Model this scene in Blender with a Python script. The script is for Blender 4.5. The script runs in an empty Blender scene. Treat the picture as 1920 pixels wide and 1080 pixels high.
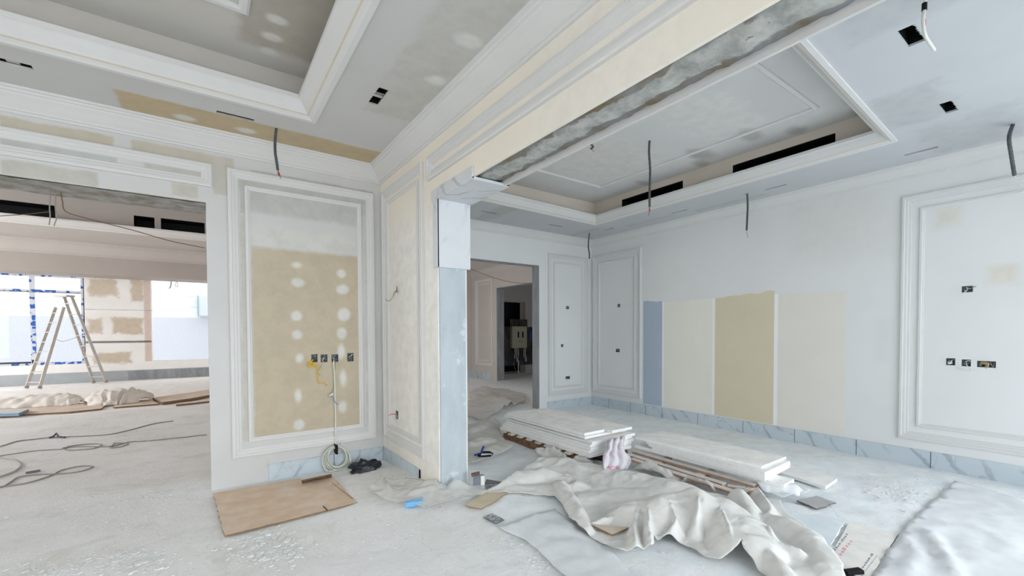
import bpy, math, random
import numpy as np
from mathutils import Vector, Matrix, noise
from mathutils.geometry import delaunay_2d_cdt
random.seed(7)
PI = math.pi
scene = bpy.context.scene
COL = scene.collection

# ------------------------------------------------------------------ camera
F_PX, CX, CY = 811.04, 960.0, 640.38
CAM_H = 1.4
RM = np.array([[0.81586710, -0.57822679, -0.00382878],
               [-0.01678767, -0.01706739, -0.99971340],
               [0.57799572, 0.81569754, -0.02363180]])      # right, down, forward
EYE = np.array([0.0, 0.0, CAM_H])
cd = bpy.data.cameras.new('camera')
cam = bpy.data.objects.new('camera', cd)
COL.objects.link(cam)
cd.sensor_fit = 'HORIZONTAL'; cd.sensor_width = 36.0
cd.lens = F_PX / 1920 * 36
cd.shift_y = (CY - 540) / 1920
cd.clip_start = 0.05; cd.clip_end = 200
m = Matrix.Identity(4)
for i in range(3):
    m[i][0] = RM[0][i]; m[i][1] = -RM[1][i]; m[i][2] = -RM[2][i]; m[i][3] = EYE[i]
cam.matrix_world = m
scene.camera = cam

# ------------------------------------------------------------------ light
w = bpy.data.worlds.new('sky'); scene.world = w; w.use_nodes = True
bg = w.node_tree.nodes['Background']
bg.inputs[0].default_value = (0.90, 0.955, 1.0, 1); bg.inputs[1].default_value = 2.6
def area(name, loc, rot, sx, sy, power, color=(0.90, 0.955, 1.0)):
    l = bpy.data.lights.new(name, 'AREA'); l.shape = 'RECTANGLE'; l.size = sx; l.size_y = sy
    l.energy = power; l.color = color
    o = bpy.data.objects.new(name, l); COL.objects.link(o); o.location = loc; o.rotation_euler = rot
    return o
# daylight entering by the glazed openings behind and beside the photographer
# bright open yard behind the photographer, then fill lamps added in the left room, hall, passage and niche
area('daylight_yard', (4.2, -11.5, 4.4), (PI/2 - 0.30, 0, 0), 13.0, 5.5, 2250)
area('daylight_side_yard', (8.6, -2.5, 3.4), (0, PI/2 - 0.62, 0), 3.4, 5.0, 470)
area('added_fill_left', (-6.8, 0.2, 1.7), (0, -(PI/2 - 0.7), 0), 2.4, 4.0, 130, (1.0, 0.98, 0.96))  # added fill to even out the left room; that wall has no window
area('added_fill_hall', (-9.1, 11.5, 2.2), (0, -(PI/2 - 0.35), 0), 3.0, 8.0, 800, (0.97, 0.985, 1.0))  # unseen lamp added to brighten the hall, its left wall is solid
area('added_fill_passage', (1.95, 9.0, 1.5), (0, -PI/2, 0), 2.4, 2.0, 48, (1.0, 0.98, 0.96))  # invented fill for the dim passage, no side doorway stands there
area('added_fill_service', (8.6, 6.2, 1.6), (PI/2, 0, 0), 1.6, 2.2, 14)  # extra lamp put in to lift the niche around the cabinet
scene.cycles.max_bounces = 12; scene.cycles.diffuse_bounces = 9
vs = scene.view_settings
scene.display_settings.display_device = 'sRGB'
vs.view_transform = 'Standard'; vs.look = 'None'; vs.gamma = 1.0; vs.use_curve_mapping = False
vs.exposure = -0.04

# ------------------------------------------------------------------ geometry constants (metres)
Y1 = 4.62      # face of the panelled front wall
X2 = 1.56      # face of the return wall and beam
XB = 1.83      # other face of return wall and beam
YP = 3.25      # end of the return wall (marble lined opening starts here)
ZB = 2.50      # beam soffit
Y3 = 5.78      # end wall of the room beyond
X4 = 5.93      # long wall with the colour samples
ZL, ZR = 3.12, 3.08
YW = 16.9      # window wall of the far hall

def ray(x, y):
    return RM.T @ np.array([(x - CX) / F_PX, (y - CY) / F_PX, 1.0])
def onx(x, y, X): d = ray(x, y); return EYE + d * X / d[0]
def ony(x, y, Y): d = ray(x, y); return EYE + d * Y / d[1]
def onz(x, y, Z=0.0): d = ray(x, y); return EYE + d * (Z - CAM_H) / d[2]

def nz(x, y, s, z=0.0): return noise.noise(Vector((x * s, y * s, z)))
def hz(x, y):
    """height of the dusty, rubble-strewn floor"""
    h = 0.075 * math.exp(-(((x - 1.75) ** 2 + (y - 3.15) ** 2) / 0.42))
    h += 0.05 * math.exp(-(((x - 4.3) ** 2 + (y - 5.9) ** 2) / 1.0))
    h += 0.05 * math.exp(-(((x - 1.62) ** 2 + (y - 3.9) ** 2) / 0.3))
    if -3 < x < 6.2 and 0 < y < 8:
        h += 0.006 * nz(x, y, 2.2) + 0.004 * nz(x, y, 7)
        t = min(1, max(0, (x - 1.2) * 1.2))
        if x > 1.2:
            r1 = (1 - abs(nz(x, y, 2.1, 3))) ** 4; r2 = (1 - abs(nz(x, y, 5.3, 9))) ** 4
            h += t * (0.012 * r1 + 0.008 * r2)
    return h
def onfloor(x, y, dz=0.0):
    p = onz(x, y, dz)
    for _ in range(6):
        p = onz(x, y, hz(p[0], p[1]) + dz)
    return p

# ------------------------------------------------------------------ materials
def lin(c):
    return tuple(((v / 255) / 12.92 if v / 255 <= 0.04045 else ((v / 255 + 0.055) / 1.055) ** 2.4) for v in c) + (1.0,)
class NT:
    def __init__(s, name):
        s.m = bpy.data.materials.new(name); s.m.use_nodes = True
        s.t = s.m.node_tree; s.b = s.t.nodes['Principled BSDF']
        s.g = s.t.nodes.new('ShaderNodeNewGeometry').outputs['Position']
    def n(s, kind, **kw):
        x = s.t.nodes.new(kind)
        for k, v in kw.items(): setattr(x, k, v)
        return x
    def link(s, a, b): s.t.links.new(a, b)
    def val(s, sock, v):
        if isinstance(v, bpy.types.NodeSocket): s.link(v, sock)
        else: sock.default_value = v
    def math(s, op, a, b=0.0, c=None, clamp=False):
        x = s.n('ShaderNodeMath', operation=op, use_clamp=clamp)
        s.val(x.inputs[0], a); s.val(x.inputs[1], b)
        if c is not None: s.val(x.inputs[2], c)
        return x.outputs[0]
    def noise(s, scale, detail=4, rough=0.6, vec=None, dist=0.0):
        x = s.n('ShaderNodeTexNoise'); s.link(vec or s.g, x.inputs['Vector'])
        x.inputs['Scale'].default_value = scale; x.inputs['Detail'].default_value = detail
        x.inputs['Roughness'].default_value = rough; x.inputs['Distortion'].default_value = dist
        return x.outputs[0]
    def step(s, v, lo, hi):
        x = s.n('ShaderNodeMapRange'); x.interpolation_type = 'SMOOTHSTEP'
        s.val(x.inputs[0], v); x.inputs[1].default_value = lo; x.inputs[2].default_value = hi
        return x.outputs[0]
    def mix(s, f, a, b, blend='MIX'):
        x = s.n('ShaderNodeMix', data_type='RGBA', blend_type=blend)
        s.val(x.inputs[0], f); s.val(x.inputs[6], a); s.val(x.inputs[7], b)
        return x.outputs[2]
    def scaled(s, v):
        x = s.n('ShaderNodeVectorMath', operation='MULTIPLY'); s.link(s.g, x.inputs[0]); x.inputs[1].default_value = v
        return x.outputs[0]
    def bump(s, h, strength=0.3, dist=0.01):
        x = s.n('ShaderNodeBump'); x.inputs['Strength'].default_value = strength; x.inputs['Distance'].default_value = dist
        s.link(h, x.inputs['Height']); s.link(x.outputs[0], s.b.inputs['Normal'])
    def finish(s, col, rough=0.85, spec=0.3, metal=0.0):
        s.val(s.b.inputs['Base Color'], col); s.val(s.b.inputs['Roughness'], rough)
        s.b.inputs['Specular IOR Level'].default_value = spec; s.b.inputs['Metallic'].default_value = metal
        return s.m
def mat(name, c, var=0.06, scale=6, rough=0.8, spec=0.25, metal=0.0, bump=0.0, bscale=40, c2=None):
    s = NT(name); a = lin(c)
    b = lin(c2) if c2 else tuple(max(0, v * (1 - var * 2.5)) for v in a[:3]) + (1,)
    col = s.mix(s.step(s.noise(scale), 0.3, 0.75), a, b)
    if bump: s.bump(s.noise(bscale, 5), bump, 0.01)
    return s.finish(col, rough, spec, metal)
def flat(name, c, rough=0.6, metal=0.0): return mat(name, c, 0.03, 20, rough, 0.3, metal)

def patched(name, base, patches, var=0.03, bump=0.05, streak=None):
    """plaster with filler, primer and bare-board patches; a patch is (centre, half size, colour, soft, wobble, opacity, ellipse)"""
    s = NT(name); a = lin(base); b = tuple(v * (1 - 2.2 * var) for v in a[:3]) + (1,)
    col = s.mix(s.step(s.noise(1.3, 3), 0.3, 0.7), a, b)
    nn = s.math('SUBTRACT', s.noise(5, 4), 0.5); fine = s.math('SUBTRACT', s.noise(28, 3), 0.5)
    for (c, h, colr, soft, wob, op, ell) in patches:
        v = s.n('ShaderNodeVectorMath', operation='SUBTRACT'); s.link(s.g, v.inputs[0]); v.inputs[1].default_value = c
        ab = s.n('ShaderNodeVectorMath', operation='ABSOLUTE'); s.link(v.outputs[0], ab.inputs[0])
        if ell:
            dv = s.n('ShaderNodeVectorMath', operation='DIVIDE'); s.link(ab.outputs[0], dv.inputs[0]); dv.inputs[1].default_value = h
            ln = s.n('ShaderNodeVectorMath', operation='LENGTH'); s.link(dv.outputs[0], ln.inputs[0])
            hm = sorted(h)[0]
            d = s.math('MULTIPLY', s.math('SUBTRACT', ln.outputs['Value'], 1.0), hm)
        else:
            dv = s.n('ShaderNodeVectorMath', operation='SUBTRACT'); s.link(ab.outputs[0], dv.inputs[0]); dv.inputs[1].default_value = h
            sp = s.n('ShaderNodeSeparateXYZ'); s.link(dv.outputs[0], sp.inputs[0])
            d = s.math('MAXIMUM', s.math('MAXIMUM', sp.outputs[0], sp.outputs[1]), sp.outputs[2])
        d = s.math('ADD', d, s.math('MULTIPLY', nn, wob)); d = s.math('ADD', d, s.math('MULTIPLY', fine, wob * 0.35))
        msk = s.step(d, soft, -soft)
        msk = s.math('MULTIPLY', msk, op)
        cc = lin(colr)
        pc = s.mix(s.step(s.noise(9, 4), 0.35, 0.7), cc, tuple(v * 0.9 for v in cc[:3]) + (1,))
        col = s.mix(msk, col, pc)
    if bump: s.bump(s.noise(60, 4), bump, 0.004)
    return s.finish(col, 0.85, 0.2)
def patch_y(px0, py0, px1, py1, Y, col, soft=0.02, wob=0.08, op=0.9, ell=False):
    a = ony(px0, py0, Y); b = ony(px1, py1, Y)
    return (((a[0]+b[0])/2, Y, (a[2]+b[2])/2), (abs(a[0]-b[0])/2, 9 if not ell else 0.5, abs(a[2]-b[2])/2), col, soft, wob, op, ell)
def patch_x(px0, py0, px1, py1, X, col, soft=0.02, wob=0.08, op=0.9, ell=False):
    a = onx(px0, py0, X); b = onx(px1, py1, X)
    return ((X, (a[1]+b[1])/2, (a[2]+b[2])/2), (9 if not ell else 0.5, abs(a[1]-b[1])/2, abs(a[2]-b[2])/2), col, soft, wob, op, ell)
def patch_z(x0, y0, x1, y1, Z, col, soft=0.03, wob=0.1, op=0.9, ell=False):
    return (((x0+x1)/2, (y0+y1)/2, Z), (abs(x1-x0)/2, abs(y1-y0)/2, 9 if not ell else 0.5), col, soft, wob, op, ell)

# ------------------------------------------------------------------ mesh builder
class MB:
    def __init__(s): s.v = []; s.f = []; s.mi = []; s.sm = []
    def add(s, vs, fs, mi=0, smooth=False):
        o = len(s.v); s.v += [tuple(map(float, p)) for p in vs]
        for f in fs: s.f.append([o + i for i in f]); s.mi.append(mi); s.sm.append(smooth)
        return s
    def box(s, x0, y0, z0, x1, y1, z1, mi=0):
        v = [(x, y, z) for z in (z0, z1) for y in (y0, y1) for x in (x0, x1)]
        return s.add(v, [(0,2,3,1),(4,5,7,6),(0,1,5,4),(1,3,7,5),(3,2,6,7),(2,0,4,6)], mi)
    def obox(s, c, hx, hy, hz_, ax, ay=None, az=None, mi=0):
        """oriented box: centre, half sizes, axes"""
        c = Vector(c); ax = Vector(ax).normalized()
        az = Vector(az).normalized() if az is not None else Vector((0, 0, 1))
        ay = Vector(ay).normalized() if ay is not None else az.cross(ax).normalized()
        az = ax.cross(ay).normalized()
        v = [c + ax*hx*i + ay*hy*j + az*hz_*k for k in (-1, 1) for j in (-1, 1) for i in (-1, 1)]
        return s.add(v, [(0,2,3,1),(4,5,7,6),(0,1,5,4),(1,3,7,5),(3,2,6,7),(2,0,4,6)], mi)
    def prism(s, poly, z0, z1, mi=0, mi_side=None, top=None):
        """poly: (x,y) list counter-clockwise; z0/z1 numbers or callables"""
        n = len(poly); f0 = z0 if callable(z0) else (lambda x, y: z0); f1 = z1 if callable(z1) else (lambda x, y: z1)
        v = [(x, y, f0(x, y)) for x, y in poly] + [(x, y, f1(x, y)) for x, y in poly]
        s.add(v, [list(range(n, 2*n)), list(range(n-1, -1, -1))], mi)
        return s.add(v, [(i, (i+1) % n, n+(i+1) % n, n+i) for i in range(n)], mi if mi_side is None else mi_side)
    def tube(s, pts, r, seg=8, mi=0, cap=True, closed=False):
        P = [Vector(p) for p in pts]; n = len(P); rings = []
        rr = r if hasattr(r, '__len__') else [r]*n
        up = None
        for i in range(n):
            a = P[i-1] if (i > 0 or closed) else P[i]; b = P[(i+1) % n] if (i < n-1 or closed) else P[i]
            t = (b - a).normalized() if (b - a).length > 1e-9 else Vector((0, 0, 1))
            if up is None:
                up = Vector((0, 0, 1)) if abs(t.z) < 0.9 else Vector((1, 0, 0))
            u = (up - t * up.dot(t))
            u = u.normalized() if u.length > 1e-6 else t.orthogonal().normalized()
            up = u; wv = t.cross(u)
            rings.append([P[i] + (u*math.cos(2*PI*k/seg) + wv*math.sin(2*PI*k/seg))*rr[i] for k in range(seg)])
        v = [p for ring in rings for p in ring]; f = []
        for i in range(n if closed else n-1):
            j = (i+1) % n
            for k in range(seg): f.append((i*seg+k, i*seg+(k+1) % seg, j*seg+(k+1) % seg, j*seg+k))
        s.add(v, f, mi, True)
        if cap and not closed: s.add(v, [list(range(seg-1, -1, -1)), [(n-1)*seg+k for k in range(seg)]], mi)
        return s
    def grid(s, rows, mi=0, smooth=True):
        n = len(rows[0]); v = [p for r_ in rows for p in r_]
        return s.add(v, [(i*n+j, i*n+j+1, (i+1)*n+j+1, (i+1)*n+j) for i in range(len(rows)-1) for j in range(n-1)], mi, smooth)
    def build(s, name, mats, parent=None, loc=None, bevel=0.0, subd=0):
        me = bpy.data.meshes.new(name)
        org = Vector(parent["_o"]) if parent is not None else Vector((0, 0, 0) if loc is None else loc)
        me.from_pydata([tuple(Vector(p) - org) for p in s.v], [], s.f)
        for mm in (mats if isinstance(mats, (list, tuple)) else [mats]): me.materials.append(mm)
        me.polygons.foreach_set('material_index', s.mi); me.polygons.foreach_set('use_smooth', s.sm)
        me.update()
        o = bpy.data.objects.new(name, me); COL.objects.link(o)
        if parent is not None: o.parent = parent
        else: o.location = org
        o['_o'] = tuple(org)
        if bevel:
            b = o.modifiers.new('edge', 'BEVEL'); b.width = bevel; b.segments = 2; b.limit_method = 'ANGLE'
        if subd:
            b = o.modifiers.new('smooth', 'SUBSURF'); b.levels = subd; b.render_levels = subd
        return o
def tag(o, label=None, cat=None, group=None, kind=None):
    if label: o['label'] = label
    if cat: o['category'] = cat
    if group: o['group'] = group
    if kind: o['kind'] = kind
    return o
def thing(name, label, cat, loc, group=None):
    o = bpy.data.objects.new(name, None); COL.objects.link(o); o.location = tuple(map(float, loc)); o.empty_display_size = 0.1
    o['_o'] = tuple(map(float, loc))
    return tag(o, label, cat, group)
def struct(o): o['kind'] = 'structure'; return o

def inside(p, poly):
    x, y = p; c = False; n = len(poly)
    for i in range(n):
        x1, y1 = poly[i]; x2, y2 = poly[(i+1) % n]
        if (y1 > y) != (y2 > y) and x < (x2-x1)*(y-y1)/(y2-y1)+x1: c = not c
    return c
def R2(a0, b0, a1, b1): return [(min(a0,a1), min(b0,b1)), (max(a0,a1), min(b0,b1)), (max(a0,a1), max(b0,b1)), (min(a0,a1), max(b0,b1))]
def cdt(loops):
    vs, es = [], []
    for L in loops:
        o = len(vs); vs += [Vector(p) for p in L]; es += [(o+i, o+(i+1) % len(L)) for i in range(len(L))]
    r = delaunay_2d_cdt(vs, es, [], 0, 1e-5)
    return r[0], r[2]
def slab(mb, plane, c, depth, outer, holes=(), regions=(), mi=0, mi_side=0, sides=True, back=False):
    """a wall or ceiling face at plane 'X','Y' or 'Z' = c, holes cut (poly, depth, side material), regions (poly, material)"""
    def M(u, v, d):
        return {'X': (c + d, u, v), 'Y': (u, c + d, v), 'Z': (u, v, c + d)}[plane]
    V, T = cdt([outer] + [h[0] for h in holes] + [r[0] for r in regions])
    groups = {}
    for t in T:
        g = ((V[t[0]] + V[t[1]] + V[t[2]]) / 3)
        if not inside(g, outer) or any(inside(g, h[0]) for h in holes): continue
        k = mi
        for poly, idx in regions:
            if inside(g, poly): k = idx
        groups.setdefault(k, []).append(t)
    n3 = {'X': -1, 'Y': 1, 'Z': -1}[plane]
    if depth < 0 : n3 = -n3
    for k, ts in groups.items():
        mb.add([M(p.x, p.y, 0) for p in V], [t if n3 > 0 else tuple(reversed(t)) for t in ts], k)
    if back:
        Vb, Tb = cdt([outer] + [h[0] for h in holes if h[1] is None])
        ts = []
        for t in Tb:
            g = ((Vb[t[0]] + Vb[t[1]] + Vb[t[2]]) / 3)
            if inside(g, outer) and not any(inside(g, h[0]) for h in holes if h[1] is None): ts.append(t)
        mb.add([M(p.x, p.y, depth) for p in Vb], [tuple(reversed(t)) if n3 > 0 else t for t in ts], mi)
    loops = ([(outer, None, mi_side)] if sides else []) + [(h[0], h[1], h[2] if len(h) > 2 else mi_side) for h in holes]
    for L, dep, k in loops:
        dd = depth if dep is None else dep; n = len(L)
        mb.add([M(u, v, 0) for u, v in L] + [M(u, v, dd) for u, v in L], [(i, (i+1) % n, n+(i+1) % n, n+i) for i in range(n)], k)
    return mb
def sweep(mb, path, prof, frame, closed=False, mi=0):
    """mitred sweep in a plane: path of 2-D points, prof of (offset to the left of travel, out of plane); frame maps (u,v,w)->xyz"""
    n = len(path); P = [Vector(p) for p in path]; rows = []
    for i in range(n):
        d0 = (P[i] - P[i-1]).normalized() if (i > 0 or closed) else None
        d1 = (P[(i+1) % n] - P[i]).normalized() if (i < n-1 or closed) else None
        d0 = d0 or d1; d1 = d1 or d0
        n0 = Vector((-d0.y, d0.x)); n1 = Vector((-d1.y, d1.x)); b = (n0 + n1).normalized(); k = 1 / max(0.2, b.dot(n0))
        rows.append([frame(P[i].x + b.x*a*k, P[i].y + b.y*a*k, wv) for a, wv in prof])
    if closed: rows.append(rows[0])
    return mb.grid(rows, mi, False)

# ---- plaster and paint
WHITE = (212, 212, 211)
FRONT_PATCH = []
BEIGE = (196, 186, 166); GREYP = (190, 190, 186); TAN = (190, 172, 140)
def patch_row(x0, x1, yt, yb, c, op=.85):      # a strip that follows the mouldings
    p, q, r = ony(x0, yt, Y1), ony(x0, yb, Y1), ony(x1, yt, Y1)
    return (((p[0]+r[0])/2, Y1, (p[2]+q[2])/2), (abs(p[0]-r[0])/2, 9, abs(p[2]-q[2])/2), c, .012, .05, op, False)
for a in ((0,212,216,238,BEIGE),(247,402,262,281,(198,190,174)),(400,437,291,362,(198,193,182)),(0,220,257,277,(190,192,190)),(270,381,299,316,(196,194,188)),
          (0,182,297,326,(198,195,186)),(322,370,343,366,(200,195,184)),(204,384,354,362,(206,194,170)),(470,698,318,334,(188,188,185)),
          (448,463,336,400,(190,190,186)),(449,464,402,830,(200,197,188)),(684,693,384,800,(192,190,182)),(456,690,336,345,(190,189,184))):
    FRONT_PATCH.append(patch_row(*a))
FRONT_PATCH += [patch_y(470, 462, 676, 800, Y1, (196, 184, 160), 0.025, 0.06, 0.95),
                patch_y(466, 345, 680, 425, Y1, (196, 196, 193), 0.03, 0.07, 0.9)]
FRONT_PATCH.append(patch_y(468, 422, 678, 476, Y1, (214, 213, 209), 0.03, 0.08, 0.95))
for (x, y, rx, ry) in ((556,497,9,6),(559,530,11,8),(556,592,10,9),(557,628,10,8),(562,672,7,8),(559,743,7,11),(561,797,10,8),
                       (640,513,8,8),(642,543,11,9),(645,590,12,12),(641,625,9,10),(640,660,7,12),(643,710,6,15),(642,762,8,10)):
    FRONT_PATCH.append(patch_y(x-rx, y-ry, x+rx, y+ry, Y1, (222, 221, 217), 0.02, 0.03, 0.95, True))
FRONT_PATCH += [patch_y(500, 858, 505, 876, Y1, (206, 200, 188), 0.01, 0.03, 0.8)]
M_front = patched('filled_plaster', WHITE, FRONT_PATCH)
M_white = patched('white_plaster', WHITE, [], 0.02)
M_trim = patched('white_moulding', (221, 221, 220), [], 0.015, 0.02)
M_cream = patched('cream_primer', (243, 235, 222), [patch_x(715,440,870,930,X2,(240,239,236),0.25,0.3,0.9), patch_x(1000,0,1300,330,X2,(238,235,226),0.3,0.3,0.6)], 0.02)
M_right = patched('white_wall_paint', (230, 231, 231), [
    patch_x(1755, 395, 1800, 420, X4, (224, 216, 200), 0.06, 0.1, 0.5), patch_x(1855, 500, 1905, 530, X4, (226, 217, 198), 0.06, 0.1, 0.6),
    patch_x(1480, 380, 1660, 470, X4, (220, 215, 206), 0.2, 0.2, 0.3), patch_x(1640, 600, 1668, 680, X4, (205, 209, 212), 0.06, 0.1, 0.18)], 0.015)
LC = [patch_z(*onz(232,170,ZL)[:2], *onz(690,298,ZL)[:2], ZL, (196, 178, 146), 0.02, 0.05, 0.95)]
LC[0] = patch_z(-0.50, 4.14, 1.40, 4.47, ZL, (196, 178, 146), 0.02, 0.05, 0.95)
LC += [patch_z(1.02, 1.2, 1.6, 3.42, ZL, (200, 199, 193), 0.03, 0.16, 0.85)]
for px, py, r in ((346, 221, .05), (461, 245, .05), (877, 76, .06), (817, 151, .05), (815, 206, .06)):
    p = onz(px, py, ZL); LC.append(patch_z(p[0]-r*1.4, p[1]-r, p[0]+r*1.4, p[1]+r, ZL, (226, 226, 223), 0.025, 0.03, 0.9, True))
M_ceil_l = patched('ceiling_board_filled', (206, 206, 205), LC, 0.02)
RC = []
for a in ((880,385,990,412),(1040,428,1130,448),(1170,405,1260,425),(1300,365,1440,395),(1710,285,1790,312)):
    p, q = onz(a[0], a[3], ZR), onz(a[2], a[1], ZR)
    RC.append(patch_z(p[0], p[1], q[0], q[1], ZR, (188, 189, 186), 0.04, 0.14, 0.7))
RC += [patch_z(2.55, 0.45, 3.15, 0.95, ZR, (188, 192, 194), 0.06, 0.2, 0.8), patch_z(4.0, 0.75, 4.75, 1.15, ZR, (188, 192, 193), 0.06, 0.25, 0.8),
       patch_z(4.9, 0.5, 5.75, 1.05, ZR, (188, 192, 193), 0.06, 0.25, 0.7)]
M_ceil_r = patched('ceiling_board_primed', (200, 203, 206), RC, 0.02)
def splot(n, x0, y0, x1, y1, Z, seed, cols):
    rnd = random.Random(seed); out = []
    for _ in range(n):
        x, y = rnd.uniform(x0, x1), rnd.uniform(y0, y1); r = rnd.uniform(.05, .12)
        out.append(patch_z(x-r*1.7, y-r, x+r*1.7, y+r, Z, rnd.choice(cols), 0.05, 0.12, 0.8, True))
    return out
TL = [patch_z(0.22, 2.2, 0.80, 3.62, 3.45, (178, 172, 160), 0.05, 0.12, 0.85)]
for px, py in ((519,37),(510,70),(505,97)):
    p = onz(px, py, 3.45); TL.append(patch_z(p[0]-.06, p[1]-.045, p[0]+.06, p[1]+.045, 3.45, (222,222,218), 0.02, 0.02, 0.9, True))
M_tray_l = patched('tray_board_left', (210, 207, 202), TL, 0.03)
M_tray_lw = patched('tray_upstand_left', (204, 200, 194), [], 0.02)
TR = [patch_z(2.0, 3.1, 4.5, 4.15, 3.42, (222, 221, 217), 0.05, 0.3, 0.8), patch_z(3.0, 2.0, 4.5, 2.6, 3.42, (222, 221, 218), 0.06, 0.35, 0.8)]
TR += splot(9, 2.6, 4.35, 4.9, 4.75, 3.42, 3, [(220,219,216)]) + splot(12, 4.62, 1.3, 4.98, 4.6, 3.42, 4, [(220,220,218), (178,177,173)])
M_tray_r = patched('tray_board_right', (216, 216, 215), TR, 0.03)
M_tray_rw = patched('tray_upstand_right', (222, 212, 200), [], 0.02)
def swatch(name, c):
    s = NT(name); col = s.mix(s.step(s.noise(2.0, 5), 0.25, 0.8), lin(c), tuple(v*0.96 for v in lin(c)[:3])+(1,))
    s.bump(s.noise(50), 0.05, 0.003); return s.finish(col, 0.6, 0.3)
M_sw = [swatch('sample_blue_grey', (176, 192, 207)), swatch('sample_ivory', (238, 237, 226)), swatch('sample_sand', (220, 211, 184)),
        swatch('sample_pale_ivory', (233, 229, 221)), swatch('sample_joint', (246, 247, 248))]
def marble(name, base, vein, scale=1.6, amt=0.8, thick=0.02, spec=0.5, rough=0.25):
    s = NT(name)
    wv = s.noise(scale, 5, 0.55, None, 1.6)
    line = s.step(s.math('ABSOLUTE', s.math('SUBTRACT', wv, 0.5)), thick, 0.0)
    wt = s.n('ShaderNodeTexWave'); wt.bands_direction = 'DIAGONAL'; wt.inputs['Scale'].default_value = scale*1.3; wt.inputs['Distortion'].default_value = 5.0
    wt.inputs['Detail'].default_value = 4; wt.inputs['Detail Scale'].default_value = 1.2; s.link(s.scaled((1.0, 1.0, -0.75)), wt.inputs['Vector'])
    line2 = s.math('MULTIPLY', s.step(wt.outputs['Fac'], 0.16, 0.0), s.step(s.noise(scale*1.5, 3), 0.40, 0.62))
    msk = s.math('MAXIMUM', line2, s.math('MULTIPLY', line, s.step(s.noise(scale*0.8, 2), 0.45, 0.6))); msk = s.math('MULTIPLY', msk, amt)
    col = s.mix(msk, s.mix(s.step(s.noise(3), 0.3, 0.8), lin(base), tuple(v*0.94 for v in lin(base)[:3])+(1,)), lin(vein))
    dust = s.noise(14, 5); s.bump(s.noise(30), 0.03, 0.002)
    return s.finish(col, s.step(dust, -0.6, 1.1), spec)
M_skirt = marble('blue_white_marble', (200, 211, 218), (140, 152, 166), 2.0, 0.6, 0.012)
M_marble = marble('white_veined_marble', (214, 217, 220), (172, 177, 186), 2.1, 0.7, 0.035)
M_joint = flat('dark_tile_joint', (90, 98, 108))
def cement(name, a, b, cspots):
    s = NT(name)
    col = s.mix(s.step(s.noise(2.2, 5, 0.65, s.scaled((3, 3, 0.9))), 0.3, 0.7), lin(a), lin(b))
    col = s.mix(s.math('MULTIPLY', s.step(s.noise(6, 6, 0.7), 0.58, 0.68), 0.6), col, lin(cspots))
    s.bump(s.noise(45, 6), 0.4, 0.006); return s.finish(col, 0.9, 0.15)
M_cement = cement('bare_tile_backing', (190, 198, 203), (177, 186, 192), (218, 224, 228))
M_grey = cement('bare_grey_render', (164, 168, 172), (144, 148, 152), (180, 182, 184))
def concrete():
    s = NT('rough_concrete')
    sep = s.n('ShaderNodeSeparateXYZ'); s.link(s.g, sep.inputs[0])
    off = s.math('ADD', s.math('SUBTRACT', sep.outputs[0], (X2+XB)/2), s.math('MULTIPLY', s.math('SUBTRACT', s.noise(4, 6, 0.65), 0.5), 0.20))
    band = s.step(s.math('ABSOLUTE', off), 0.075, 0.060)
    side = s.mix(s.step(s.noise(5, 5), 0.35, 0.65), lin((150, 153, 156)), lin((132, 120, 98)))
    mid = s.mix(s.step(s.noise(8, 6, 0.7), 0.35, 0.7), lin((196, 197, 192)), lin((150, 152, 150)))
    mid = s.mix(s.step(s.noise(26, 5, 0.7), 0.62, 0.72), mid, lin((110, 100, 84)))
    s.bump(s.noise(30, 7, 0.7), 0.7, 0.012)
    return s.finish(s.mix(band, side, mid), 0.95, 0.1)
M_conc = concrete()

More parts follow.
